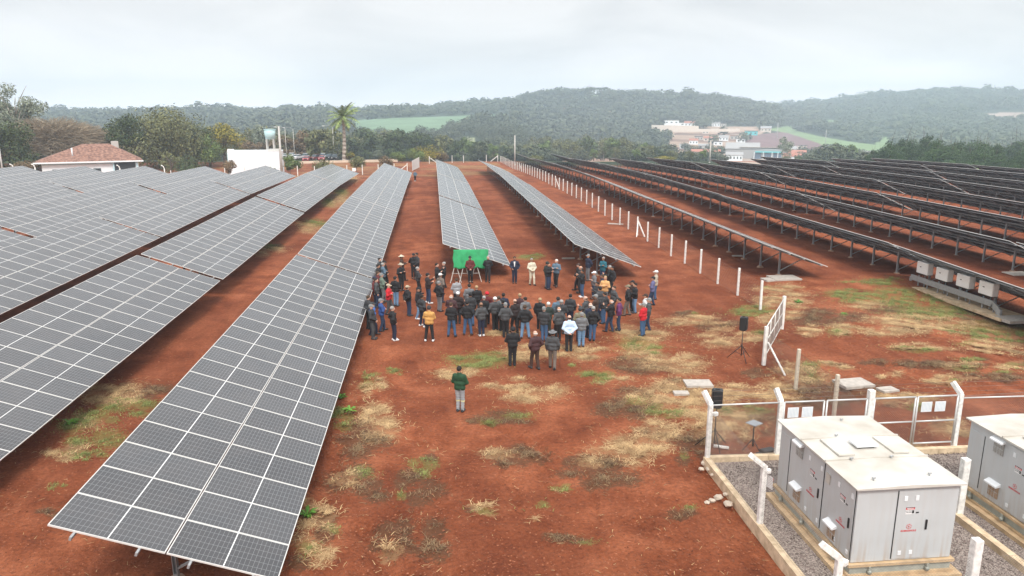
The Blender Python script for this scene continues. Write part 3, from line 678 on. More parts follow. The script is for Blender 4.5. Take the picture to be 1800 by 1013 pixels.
def weather(m):
    n = m.node_tree; K = n.links.new; p = n.nodes['Principled BSDF']; src = p.inputs['Base Color'].links[0].from_socket
    t = n.nodes.new('ShaderNodeTexCoord'); mpn = n.nodes.new('ShaderNodeMapping'); mpn.inputs['Scale'].default_value = (5, 5, .35); K(t.outputs['Object'], mpn.inputs['Vector'])
    z = n.nodes.new('ShaderNodeTexNoise'); z.inputs['Scale'].default_value = 2; z.inputs['Detail'].default_value = 8; K(mpn.outputs['Vector'], z.inputs['Vector'])
    sp = n.nodes.new('ShaderNodeSeparateXYZ'); K(t.outputs['Object'], sp.inputs[0]); mr_ = n.nodes.new('ShaderNodeMapRange'); mr_.inputs['From Min'].default_value = .5; mr_.inputs['From Max'].default_value = 1.25; mr_.inputs['To Min'].default_value = .75; mr_.inputs['To Max'].default_value = .12
    K(sp.outputs['Z'], mr_.inputs['Value']); mu = n.nodes.new('ShaderNodeMath'); mu.operation = 'MULTIPLY'; r = n.nodes.new('ShaderNodeValToRGB'); r.color_ramp.elements[0].position = .42; r.color_ramp.elements[1].position = .75
    K(z.outputs['Fac'], r.inputs['Fac']); K(r.outputs['Color'], mu.inputs[0]); K(mr_.outputs['Result'], mu.inputs[1])
    x = n.nodes.new('ShaderNodeMix'); x.data_type = 'RGBA'; K(mu.outputs[0], x.inputs['Factor']); K(src, x.inputs['A']); x.inputs['B'].default_value = (.40, .30, .22, 1); K(x.outputs['Result'], p.inputs['Base Color'])
weather(GREY)
DARKG = mat('door_gap', (.03, .03, .03), .8); LOUV = mat('louvre_grille', (.34, .33, .31), .6, .1, .3, 25); RUSTG = mat('dusty_louvre', (.36, .25, .17), .8, 0, .3, 30)
SKID = mat('skid_steel', (.36, .38, .34), .7, .1, .2, 5); OCH = mat('ochre_plinth', (.52, .37, .22), .9, 0, .2, 4, .3)
def cabinet(x0, y0, W_, D_, label):
    """origin at the near left bottom corner"""
    e = empty('transformer_cabinet', (x0, y0, 0), 0, label, 'transformer cabinet', 'grey metal transformer cabinets in the yard')
    z0, z1 = .56, 2.46
    m = MB(); m.box((W_ / 2, D_ / 2, .10), (W_ + .46, D_ + .4, .2)); m.build('plinth', OCH, e)
    m = MB(); m.box((W_ / 2, D_ / 2, .50), (W_ + .16, D_ + .16, .07)); m.box((W_ / 2, D_ / 2, .235), (W_ + .16, D_ + .16, .06)); m.build('skid_flange', OCH, e)
    m = MB(); m.box((W_ / 2, D_ / 2, .365), (W_ + .04, D_ + .04, .21)); m.build('skid_beam', SKID, e)
    m = MB()
    for x in (.45, W_ - .6): m.box((x, -.05, .365), (.05, .1, .2)); m.cyl((x, -.12, .33), (x, -.04, .33), .045, n=8)
    for y in (.6, 2.2, 3.4): m.box((-.05, y, .365), (.1, .05, .2)); m.cyl((-.12, y, .33), (-.04, y, .33), .045, n=8)
    m.build('lifting_lug', SKID, e)
    m = MB(); m.box((W_ / 2, D_ / 2, (z0 + z1) / 2 - .01), (W_, D_, z1 - z0), bev=.008); m.build('shell', GREY, e)
    # roof in three sheets with ribs
    segs = [(0, 1.32), (1.34, 2.56), (2.58, D_)]
    m = MB()
    for i, (a, b) in enumerate(segs):
        a2, b2 = a - (.1 if i == 0 else 0), b + (.1 if i == 2 else 0)
        h = .045 + (.012 if i == 1 else 0)
        m.prism([(-.1, a2, z1), (W_ + .1, a2, z1), (W_ + .1, a2, z1 + h - .01), (W_ / 2, a2, z1 + h + .035), (-.1, a2, z1 + h - .01)], (0, a2, 0), (0, b2, 0))
    for y in (1.33, 2.57): m.box((W_ / 2, y, z1 + .055), (W_ + .2, .03, .06))
    m.build('roof', ROOFP, e)
    m = MB(); m.box((.55, 1.95, z1 + .10), (.42, .95, .05), bev=.008); m.build('roof_hatch', ROOFP, e)
    m = MB(); m.box((W_ - .5, 1.95, z1 + .10), (.42, .95, .05), bev=.008); m.build('roof_hatch', ROOFP, e)
    m = MB(); m.box((W_ / 2 + .02, 1.98, z1 + .17), (.58, .42, .06), bev=.01); m.box((W_ / 2 + .02, 1.98, z1 + .11), (.42, .28, .10), mi=1); m.build('roof_ventilator', [SLAT, DARKG], e)
    m = MB()
    for (x, y) in ((.5, .25), (W_ - .55, .33), (.55, 1.28), (W_ - .9, 1.28), (1.6, D_ - .25), (.9, 2.62)):
        m.cyl((x, y, z1 + .04), (x, y, z1 + .12), .018, n=8); m.cyl((x - .04, y, z1 + .12), (x + .04, y, z1 + .12), .022, n=8)
    m.build('lifting_eye', STEEL, e)
    rf = (math.pi / 2, 0, 0); rl = (math.pi / 2, 0, -math.pi / 2)
    def signs(par, P, rot):
        def at(u, v, o): return P(u, v, o)
        m = MB()
        return
    def door(P, u0, u1, v0, v1, rot, sign, logo, handle, right):
        # P maps (u along the wall, v up, out of the wall) to local coordinates
        def bx(mb, ua, ub, va, vb, oa, ob, mi=0):
            a, b = P(ua, va, oa), P(ub, vb, ob); mb.box((a + b) / 2, [max(abs(q), .002) for q in (b - a)], mi=mi)
        m = MB(); bx(m, u0, u1, v0, v1, -.01, .018); d = m.build('door', GREY, e)
        m = MB(); ug = u0 - .02 if right else u1; bx(m, ug, ug + .02, v0, v1, -.01, .012)
        m.build('door_gap', DARKG, d)
        m = MB()
        for uu in (u0 + .14, u0 + .42 if right else u1 - .14):
            bx(m, uu, uu + .08, v1 - .26, v1 - .14, .018, .03); bx(m, uu, uu + .08, v0 + .10, v0 + .2, .018, .03)
        m.build('hinge', SLAT, d)
        hu = handle
        m = MB(); bx(m, hu, hu + .04, v0 + (v1 - v0) * .42, v0 + (v1 - v0) * .56, .018, .045); m.build('handle', BLACK, d)
        su, sv = sign
        m = MB(); bx(m, su - .11, su + .11, sv - .09, sv + .09, .018, .022, 0); bx(m, su - .11, su + .11, sv + .03, sv + .09, .022, .025, 1)
        bx(m, su + .05, su + .10, sv - .07, sv + .01, .022, .024, 2); bx(m, su - .11, su + .11, sv + .078, sv + .092, .0252, .0262, 2)
        s = m.build('danger_sign', [SIGNW, RED, BLACK], d)
        put_text('PERIGO', .05, SIGNW, s, P(su, sv + .055, .028), rot, .001)
        put_text('ALTA TENSAO', .024, BLACK, s, P(su - .03, sv - .005, .0235), rot); put_text('NAO ENTRE', .024, BLACK, s, P(su - .03, sv - .04, .0235), rot)
        m = MB(); bx(m, su + .15, su + .22, sv - .07, sv - .04, .018, .026); m.build('lock', BLACK, d)
        lu, lv = logo
        put_text('ROMAGNOLE', .062, RED, d, P(lu, lv - .10, .0225), rot, .0012); put_text('R', .06, RED, d, P(lu, lv + .01, .0225), rot, .002)
        m = MB(); c = P(lu, lv + .01, .019)
        for i in range(24):
            if i % 4 == 3: continue
            a0, a1 = i * math.pi / 12, (i + 1) * math.pi / 12
            q = [P(lu + r_ * math.cos(a_), lv + .01 + r_ * math.sin(a_), .0215) for r_, a_ in ((.05, a0), (.066, a0), (.066, a1), (.05, a1))]
            m.poly(q)
        m.build('emblem', RED, d)
    Pf = lambda u, v, o: Vector((u, -o, v)); Pl = lambda u, v, o: Vector((-o, D_ - u, v))
    door(Pf, 1.0, 1.92, z0 + .04, z1 - .10, rf, (1.32, 1.84), (1.34, 1.42), 1.74, True)
    door(Pl, 2.92, 3.78, z0 + .03, z1 - .08, rl, (3.30, 1.92), (9, 9) if False else (3.3, 1.35), 3.62, False)
    door(Pl, 1.5, 2.38, z0 + .03, z1 - .08, rl, (1.86, 1.84), (1.84, 1.36), 2.2, False)
    # left side: blank panel, louvres with hoods
    def bx(mb, ua, ub, va, vb, oa, ob, mi=0):
        a, b = Pl(ua, va, oa), Pl(ub, vb, ob); mb.box((a + b) / 2, [max(abs(q), .002) for q in (b - a)], mi=mi)
    m = MB(); bx(m, .08, .58, z0 + .1, z1 - .25, -.01, .012); d = m.build('side_panel', GREY, e)
    m = MB(); bx(m, .585, .60, z0 + .1, z1 - .25, -.01, .008); m.build('panel_gap', DARKG, d)
    for (u, v, mt) in ((.95, 2.12, LOUV), (.98, .88, RUSTG), (2.78, .82, RUSTG)):
        m = MB(); bx(m, u, u + .34, v - .17, v + .17, -.01, .03); lo = m.build('louvre', mt, e)
        m = MB()
        for i in range(3): bx(m, u + .04 + i * .1, u + .045 + i * .1, v - .17, v + .17, .03, .036)
        bx(m, u, u + .34, v - .004, v + .004, .03, .036)
        m.build('louvre_bar', GREY, lo)
        m = MB(); a = Pl(u - .05, v + .2, 0); b = Pl(u + .39, v + .2, 0)
        m.prism([a, a + Vector((-.15, 0, -.02)), a + Vector((-.15, 0, .02)), a + Vector((0, 0, .09))], a, b); m.build('rain_hood', SLAT, lo)
    m = MB(); bx(m, 2.5, 2.68, 1.95, 2.2, -.01, .03); m.build('blank_plate', ROOFP, e)
    return e
cabinet(9.55, 14.6, 2.5, 3.85, 'grey transformer cabinet with white roof and red lettering, whole in view in the yard')
cabinet(14.95, 14.2, 2.5, 3.85, 'second grey transformer cabinet cut off by the right edge of the photo')
m = MB()
m.box((8.4 + .13, 16.9, 1.5), (.01, .28, .34), Matrix.Rotation(.25, 3, 'Z')); sg = m.build('hanging_sign', SIGNW); sg.location = -yf.location; sg.parent = yf
m = MB(); m.box((8.4 + .138, 16.9, 1.62), (.01, .28, .09), Matrix.Rotation(.25, 3, 'Z')); s2 = m.build('sign_header', RED); s2.location = -yf.location; s2.parent = yf
# ------------------------------------------------------------------ inverters on their rack
WHT = mat('inverter_white', (.93, .93, .93), .35, 0, .03)
PADM = mat('sandy_concrete', (.50, .36, .22), .9, 0, .2, 3, .3, col2=(.58, .44, .29))
za = gz(31.5, 41) + .02
rk = empty('inverter_rack', (31.5, 44.9, za), 0, 'galvanised rack with a wide cable tray carrying the white inverters', 'rack')
R_ = math.atan2(-(31.2 - 31.5), 44.9 - 37.4)   # rack runs towards the camera
m = MB(); m.box((.35, -3.9, .03), (1.9, 9.4, .18), bev=.02); m.build('pad', PADM, rk)
m = MB(); m.box((.25, 1.3, .05), (1.5, 1.9, .16)); m.box((.25, -8.6, .06), (1.6, 1.2, .16)); m.build('cover_slab', CONC, rk)
m = MB(); m.box((-.1, -3.6, .62), (.10, 7.4, .34)); m.box((-.1, .12, .50), (.12, .12, .3)); m.bar((-.1, -7.25, .62), (-.1, -7.75, .35), .10, .34); m.box((-.1, -7.8, .2), (.12, .34, .5)); m.build('cable_tray', STEEL, rk)
for k in range(4):
    m = MB(); y = -.5 - 1.95 * k
    m.box((.02, y, .45), (.07, .07, .8)); m.box((.02, y - .9, .35), (.05, .05, .62)); m.box((.2, y - .35, .75), (.06, .06, 1.2)); m.build('leg', STEEL, rk)
for k, lb in enumerate(('white inverter box farthest up the rack from the camera', 'second white inverter box down from the far end of the rack', 'third white inverter box down the rack, next to the nearest one', 'white inverter box at the near end of the rack')):
    iv = empty('inverter', (31.62 - .04 * k, 44.55 - 1.95 * k, za + 1.0), 0, lb, 'inverter', 'four white inverters on one rack')
    m = MB(); m.box((.1, -.35, .36), (.42, 1.12, .78), bev=.05); m.build('housing', WHT, iv)
    m = MB(); m.box((-.113, -.2, .42), (.006, .14, .05)); m.build('emblem', BLACK, iv)
    m = MB(); m.box((.1, -.35, -.05), (.3, .9, .06)); [m.cyl((.05, -.7 + .17 * i, -.5), (.05, -.7 + .17 * i, -.06), .018, n=6) for i in range(5)]; m.build('cables', BLACK, iv)
# ------------------------------------------------------------------ concrete cover slabs on the soil
for (px, py, sx, sy, rz, lb) in [(1500, 676, 1.35, .95, .1, 'large grey concrete slab beside the bare fence post'), (1560, 687, .72, .5, .15, 'small grey slab just right of the large one'),
   (1227, 677, 1.1, .75, -.1, 'grey concrete slab behind the loudspeaker head by the yard corner'), (1197, 693, .6, .35, -.1, 'small slab lying left of the yard corner loudspeaker'),
   (1378, 491, 1.9, 1.4, 0, 'flat grey slab near the pointed end of the first dark row'), (1353, 493, .9, .9, .1, 'thin slab touching the left of the flat slab'), (1790, 482, 1.6, 1.2, 0, 'grey slab under the panels at the right edge'), (999, 456, 1.0, .25, 0, 'short concrete beam lying by the post of the edge-on table'), (1082, 397, 1.6, .3, -.5, 'loose concrete post lying at the foot of the first dark row'), (1296, 452, .8, .3, 0, 'small block on the soil under the first dark row')]:
    p = gp(px, py); m = MB(); m.box((0, 0, .03), (sx, sy, .12), bev=.01); o = m.build('cover_slab', CONC); o.location = (p.x, p.y, gz(p.x, p.y)); o.rotation_euler = (0, 0, rz); tag(o, lb, 'slab')
# ------------------------------------------------------------------ loudspeakers, stand
SPK = mat('speaker_black', (.018, .019, .021), .5, 0, .2, 30); SPG = mat('speaker_grille', (.03, .032, .036), .6, .2, .3, 60)
def tripod(x, y, h, label, spread=.62, rz=0):
    e = empty('tripod_stand', (x, y, gz(x, y)), rz, label, 'tripod')
    m = MB(); m.cyl((0, 0, .22), (0, 0, h), .022, .016, 8); m.build('pole', SPK, e)
    m = MB(); m.cyl((0, 0, .62), (0, 0, .72), .035, n=8); m.cyl((0, 0, .2), (0, 0, .26), .03, n=8); m.build('collar', SPK, e)
    for k in range(3):
        a = 2.1 * k + .5; c, s = math.cos(a), math.sin(a)
        m = MB(); m.cyl((0, 0, .68), (spread * c, spread * s, .01), .016, n=6); m.cyl((0, 0, .24), (spread * .5 * c, spread * .5 * s, .36), .011, n=6); m.build('leg', SPK, e)
    return e
def speaker(x, y, z, rz, label, tilt=0):
    e = empty('loudspeaker', (x, y, z), rz, label, 'loudspeaker')
    m = MB(); m.prism([(-.19, -.16, 0), (.19, -.16, 0), (.15, .17, 0), (-.15, .17, 0)], (0, 0, 0), (0, 0, .62))
    bmesh.ops.bevel(m.b, geom=list(m.b.edges), offset=.035, segments=2, affect='EDGES'); m.build('cabinet', SPK, e)
    m = MB(); m.box((0, -.163, .31), (.31, .012, .52), bev=.005); m.build('grille', SPG, e)
    m = MB(); m.box((0, 0, .635), (.14, .03, .03), bev=.008); m.build('handle', SPG, e)
    return e
tripod(13.75, 30.9, 1.35, 'black speaker tripod by the open pipe gate'); speaker(13.75, 30.9, 1.38, 2.6, 'black loudspeaker raised on a tripod beside the open pipe gate')
tripod(9.08, 22.0, 1.5, 'black tripod half hidden by the white corner post of the yard'); speaker(9.08, 22.0, 1.48, 2.8, 'black loudspeaker behind the white corner post of the yard')
e = empty('tripod_table', (10.3, 21.75, 0), 0, 'small black stand with a flat grey plate behind the yard kerb', 'stand')
m = MB(); m.cyl((0, 0, .15), (0, 0, .95), .022, n=8); m.build('pole', SPK, e); m = MB(); m.box((0, 0, .97), (.42, .38, .025), Matrix.Rotation(.5, 3, 'Z'), bev=.01); m.build('plate', mat('grey_plate', (.28, .30, .33), .4, 0, .1), e)
for k in range(3):
    a = 2.1 * k + 1; m = MB(); m.cyl((0, 0, .42), (.34 * math.cos(a), .34 * math.sin(a), .01), .016, n=6); m.build('leg', SPK, e)
m = MB(); m.box((11.4 - .75, 21.35, .12), (.5, .3, .2), Matrix.Rotation(.3, 3, 'Z'), bev=.04); m.box((10.35, 21.3, .07), (.2, .16, .12), bev=.03); tag(m.build('equipment_bag', SPK), 'black bag on the soil behind the back kerb of the yard', 'bag')
m = MB(); p = gp(1268, 787, .05); m.cyl(p + Vector((-.22, .12, .02)), p + Vector((.22, -.1, .02)), .055, n=8); tag(m.build('pipe_offcut', WHITEP), 'short white pipe offcut lying inside the yard corner', 'pipe')
rk_m = mat('pale_rock', (.50, .42, .34), .95, 0, .15, 6, .4)
for px, py, s in ((1238, 817, .12), (1246, 828, .10), (1233, 828, .09), (1252, 838, .07), (1263, 877, .13), (1252, 883, .10), (1280, 888, .14), (1275, 872, .08), (1243, 886, .08)):
    p = gp(px, py); b = MB(); bmesh.ops.create_icosphere(b.b, subdivisions=2, radius=s)
    for v in b.b.verts: v.co *= random.uniform(.8, 1.15); v.co.z *= .6
    o = b.build('rock', rk_m); o.location = (p.x, p.y, gz(p.x, p.y) + .03); tag(o, 'pale broken stone lying outside the left kerb of the yard', 'rock', 'pale stones by the left kerb')
# ------------------------------------------------------------------ green cloth screen
GRN = mat('green_cloth', (.025, .30, .11), .8, 0, .2, 3, 0)
sc = empty('cloth_screen', (1.15, 48.35, gz(1.3, 48)+.33), -.02, 'bright green cloth draped over a board on white trestle legs', 'screen')
n1, n2 = 28, 14; V = []; F = []
for sgn, off in ((1, 0.0), (-1, .06)):
    k = len(V)
    for i in range(n1 + 1):
        for j in range(n2 + 1):
            u, v = i / n1, j / n2
            z = .62 + 1.2 * v + (1 - v) ** 2 * .05 * math.sin(u * 19 + 1); y = -.15 + .35 * v + off + .05 * math.sin(u * 31 + v * 3) * (1.1 - v) + .015 * math.sin(u * 11 - v * 7)
            V.append((2.32 * u + .03 * math.sin(v * 9), y, z))
    for i in range(n1):
        for j in range(n2):
            a = k + i * (n2 + 1) + j; q = [a, a + n2 + 1, a + n2 + 2, a + 1]; F.append(q if sgn > 0 else q[::-1])
N_ = (n1 + 1) * (n2 + 1)
for i in range(n1): a = i * (n2 + 1) + n2; F.append([a, a + n2 + 1, a + n2 + 1 + N_, a + N_]); a -= n2; F.append([a, a + N_, a + n2 + 1 + N_, a + n2 + 1])
for j in range(n2): F.append([j, j + 1, j + 1 + N_, j + N_]); a = n1 * (n2 + 1) + j; F.append([a, a + N_, a + 1 + N_, a + 1])
link('cloth', np_mesh('cloth', V, F, [GRN], smooth=True), sc)
LEGM = mat('white_trestle', (.62, .60, .56), .5, .1, .05)
for x in (.15, .75, 1.5):
    m = MB(); m.bar((x, .02, 1.0), (x - .38, -.25, -.38), .035); m.bar((x, .02, 1.0), (x + .38, -.25, -.38), .035); m.bar((x - .3, .45, -.38), (x, .1, 1.1), .035); m.bar((x - .26, -.19, .3), (x + .26, -.19, .3), .02); m.build('leg', LEGM, sc)

# ------------------------------------------------------------------ people
def sdf_mesh(name, f, lo, hi, res, mats):
    """surface nets round the zero level of f"""
    ax = [np.arange(lo[i], hi[i] + res, res, dtype=np.float32) for i in range(3)]
    X, Y, Z = np.meshgrid(*ax, indexing='ij'); S = f(X, Y, Z); I = S < 0
    cs = [I[a:I.shape[0] - 1 + a, b:I.shape[1] - 1 + b, c:I.shape[2] - 1 + c] for a in (0, 1) for b in (0, 1) for c in (0, 1)]
    cnt = sum(c.astype(np.int8) for c in cs); act = (cnt > 0) & (cnt < 8)
    ids = -np.ones(act.shape, np.int64); A = np.argwhere(act); ids[act] = np.arange(len(A))
    acc = np.zeros((len(A), 3)); w_ = np.zeros(len(A))
    cor = [(a, b, c) for a in (0, 1) for b in (0, 1) for c in (0, 1)]
    for p in range(8):
        for q in range(p + 1, 8):
            d = [cor[q][i] - cor[p][i] for i in range(3)]
            if sum(abs(t) for t in d) != 1: continue
            s0 = S[A[:, 0] + cor[p][0], A[:, 1] + cor[p][1], A[:, 2] + cor[p][2]]; s1 = S[A[:, 0] + cor[q][0], A[:, 1] + cor[q][1], A[:, 2] + cor[q][2]]
            k = (s0 < 0) != (s1 < 0); t = np.where(k, s0 / np.where(k, s0 - s1, 1), 0)
            acc += np.where(k[:, None], np.array(cor[p]) + t[:, None] * np.array(d), 0); w_ += k
    V = np.array(lo) + (A + acc / w_[:, None]) * res
    F = []
    for axis in range(3):
        o = [i for i in range(3) if i != axis]
        sl0 = [slice(None)] * 3; sl1 = [slice(None)] * 3; sl0[axis] = slice(0, -1); sl1[axis] = slice(1, None)
        e0, e1 = I[tuple(sl0)], I[tuple(sl1)]; ed = np.argwhere(e0 != e1)
        ed = ed[(ed[:, o[0]] > 0) & (ed[:, o[1]] > 0) & (ed[:, o[0]] < act.shape[o[0]]) & (ed[:, o[1]] < act.shape[o[1]])]
        q = []
        for da, db in ((0, 0), (-1, 0), (-1, -1), (0, -1)):
            c = ed.copy(); c[:, o[0]] += da; c[:, o[1]] += db; q.append(ids[c[:, 0], c[:, 1], c[:, 2]])
        q = np.stack(q, 1); flip = e0[ed[:, 0], ed[:, 1], ed[:, 2]] ^ (axis == 1)
        q[~flip] = q[~flip][:, ::-1]; F.append(q)
    F = np.vstack(F); F = F[(F >= 0).all(1)]
    return np_mesh(name, V, F, mats, smooth=True)
def cap(X, Y, Z, a, b, ra, rb, sy=1.0):
    a = np.array(a, float); b = np.array(b, float); d = b - a; L2 = float(d @ d) or 1e-9
    t = np.clip(((X - a[0]) * d[0] + (Y - a[1]) * d[1] + (Z - a[2]) * d[2]) / L2, 0, 1)
    return np.sqrt((X - a[0] - t * d[0]) ** 2 + ((Y - a[1] - t * d[1]) / sy) ** 2 + (Z - a[2] - t * d[2]) ** 2) - (ra + (rb - ra) * t)
def ell(X, Y, Z, c, r):
    k = np.sqrt(((X - c[0]) / r[0]) ** 2 + ((Y - c[1]) / r[1]) ** 2 + ((Z - c[2]) / r[2]) ** 2); return (k - 1) * min(r)
def smin(a, b, k=.03):
    h = np.clip(.5 + .5 * (b - a) / k, 0, 1); return b + (a - b) * h - k * h * (1 - h)
def U(lst, k=.03):
    r = lst[0]
    for q in lst[1:]: r = smin(r, q, k)
    return r
# pose: wrist/elbow for both arms (person faces +Y), hand direction, leg placement
ARMS = {'side': [((-.25, -.03, 1.14), (-.23, .05, .90), (0, .1, -1)), ((.25, -.03, 1.14), (.23, .05, .90), (0, .1, -1))],
 'pocket': [((-.29, -.08, 1.16), (-.20, .06, .97), (.3, .3, -1)), ((.29, -.08, 1.16), (.20, .06, .97), (-.3, .3, -1))],
 'crossed': [((-.25, .02, 1.15), (.06, .19, 1.20), (1, -.1, .15)), ((.25, .02, 1.15), (-.06, .17, 1.24), (-1, .0, .1))],
 'behind': [((-.27, -.10, 1.16), (-.05, -.20, .95), (.8, 0, -.6)), ((.27, -.10, 1.16), (.05, -.18, .97), (-.8, 0, -.6))],
 'front': [((-.26, .03, 1.15), (-.05, .19, .97), (.7, .1, -.6)), ((.26, .03, 1.15), (.05, .19, .97), (-.7, .1, -.6))],
 'phone': [((-.23, .12, 1.22), (-.06, .36, 1.40), (.2, .3, 1)), ((.25, -.03, 1.15), (.12, .22, 1.22), (-.5, .5, .5))],
 'clap': [((-.24, .05, 1.17), (-.05, .27, 1.22), (.4, .7, .4)), ((.24, .05, 1.17), (.05, .27, 1.22), (-.4, .7, .4))]}
ARMS['mixa'] = [ARMS['side'][0], ARMS['pocket'][1]]; ARMS['mixb'] = [ARMS['clap'][0], ARMS['side'][1]]; ARMS['mixc'] = [ARMS['pocket'][0], ((.27, -.02, 1.15), (.16, .20, 1.02), (-.4, .5, -.3))]
LEGS = {'near': .085, 'wide': .17, 'step': .10}
MESH = {}
def pose_meshes(arm, leg):
    if (arm, leg) in MESH: return MESH[(arm, leg)]
    s = LEGS[leg]; AR = ARMS[arm]; sh = [(-.175, -.01, 1.405), (.175, -.01, 1.405)]
    hip = [(-.085, 0, .90), (.085, 0, .90)]; kn = [(-.085 - (s - .085) * .5, .03, .49), (.085 + (s - .085) * .5, .03, .49)]
    an = [(-s, -.02 + (.15 if leg == 'step' else 0), .09), (s, -.02 - (.10 if leg == 'step' else 0), .09)]
    if leg == 'step': kn = [(kn[0][0], .12, .50), (kn[1][0], .01, .48)]
    def torso(X, Y, Z, g):
        return U([cap(X, Y, Z, (-.10, 0, 1.33), (.10, 0, 1.33), .115 + g, .115 + g, .88), cap(X, Y, Z, (-.07, .01, 1.12), (.07, .01, 1.12), .125 + g, .125 + g, .95),
                  cap(X, Y, Z, (-.075, 0, .95), (.075, 0, .95), .115 + g, .115 + g, .95), cap(X, Y, Z, (-.13, -.01, 1.40), (.13, -.01, 1.40), .06 + g, .06 + g)], .06)
    def arms(X, Y, Z, g, end=1.0):
        L_ = []
        for k in (0, 1):
            e, w_, _ = AR[k]; e = np.array(e); w_ = np.array(w_); w2 = e + (w_ - e) * end
            L_ += [cap(X, Y, Z, sh[k], e, .055 + g, .043 + g), cap(X, Y, Z, e, w2, .042 + g, .032 + g * .8)]
        return L_
    def hand(X, Y, Z, k):
        e, w_, d = AR[k]; w_ = np.array(w_); d = np.array(d, float); d /= np.linalg.norm(d); sx = -1 if k == 0 else 1
        n_ = np.cross(d, np.array([0, 0, 1.0]) if abs(d[2]) < .8 else np.array([1.0, 0, 0])); n_ /= np.linalg.norm(n_); m_ = np.cross(d, n_)
        L_ = [cap(X, Y, Z, w_, w_ + d * .075, .027, .033)]
        for i, ln in enumerate((.07, .078, .073, .058)):
            b0 = w_ + d * .08 + n_ * (i - 1.5) * .019; b1 = b0 + d * ln * .6; L_ += [cap(X, Y, Z, b0, b1, .0105, .0095), cap(X, Y, Z, b1, b1 + (d * .6 + m_ * .7 * sx) * ln * .45, .0095, .0085)]
        t0 = w_ + d * .03 + n_ * -.03; L_.append(cap(X, Y, Z, t0, t0 + (d * .6 - n_ * .6 + m_ * .2) * .06, .0125, .0105))
        r = L_[0]
        for q in L_[1:]: r = np.minimum(r, q)
        return r
    def body(X, Y, Z):
        h = U([ell(X, Y, Z, (0, .005, 1.665), (.077, .098, .10)), ell(X, Y, Z, (0, .035, 1.605), (.056, .066, .07)), cap(X, Y, Z, (0, -.015, 1.42), (0, .0, 1.58), .062, .055)], .03)
        h = np.minimum(h, ell(X, Y, Z, (0, .108, 1.632), (.014, .018, .026))); h = smin(h, ell(X, Y, Z, (0, .088, 1.592), (.028, .012, .008)), .006)
        for sx in (-1, 1):
            h = np.minimum(h, ell(X, Y, Z, (.08 * sx, -.005, 1.635), (.013, .022, .033))); h = -smin(-h, ell(X, Y, Z, (.031 * sx, .103, 1.660), (.014, .012, .010)), .006)
        L_ = [h, torso(X, Y, Z, -.012)] + arms(X, Y, Z, -.008)
        for k in (0, 1): L_ += [cap(X, Y, Z, hip[k], kn[k], .078, .05), cap(X, Y, Z, kn[k], an[k], .05, .033), cap(X, Y, Z, an[k], (an[k][0] * 1.1, an[k][1] + .13, .045), .036, .03)]
        b = U(L_, .035)
        for k in (0, 1): b = smin(b, hand(X, Y, Z, k), .008)
        return b
    bd = sdf_mesh('person', body, (-.42, -.34, .0), (.42, .55, 1.80), .0125, [SKIN[0]])
    jk = sdf_mesh('jacket', lambda X, Y, Z: np.maximum(U([torso(X, Y, Z, .016 + .0025 * np.sin(Z * 46 + X * 9) + .004 * np.sin(Z * 17 + X * 31))] + arms(X, Y, Z, .018, .97) + [cap(X, Y, Z, (0, -.012, 1.43), (0, -.008, 1.50), .088, .074)], .035), .86 - Z), (-.45, -.34, .82), (.45, .5, 1.56), .02, [SKIN[0]])
    def leg_f(X, Y, Z):
        L_ = [cap(X, Y, Z, (-.07, 0, .95), (.07, 0, .95), .122, .122, .95)]
        for k in (0, 1): L_ += [cap(X, Y, Z, hip[k], kn[k], .096, .070), cap(X, Y, Z, kn[k], (an[k][0], an[k][1] + .01, .08), .070, .058 )]
        return np.maximum(U(L_, .028) + .004 * np.sin(Z * 60), Z - 1.0)
    tr = sdf_mesh('trousers', leg_f, (-.36, -.30, .02), (.36, .32, 1.04), .02, [SKIN[0]])
    sh_ = sdf_mesh('shoe', lambda X, Y, Z: np.maximum(np.minimum(*[U([cap(X, Y, Z, (an[k][0], an[k][1] - .03, .055), (an[k][0] * 1.12, an[k][1] + .17, .04), .05, .042), cap(X, Y, Z, (an[k][0], an[k][1], .05), (an[k][0], an[k][1], .1), .05, .048)], .02) for k in (0, 1)]), -Z), (-.32, -.26, -.03), (.32, .40, .2), .016, [SKIN[0]])
    MESH[(arm, leg)] = (bd, jk, tr, sh_); return MESH[(arm, leg)]
SKIN = [mat('skin_tan', (.50, .27, .18), .55, 0, .06), mat('skin_fair', (.60, .36, .27), .55, 0, .06), mat('skin_brown', (.30, .15, .09), .55, 0, .06)]
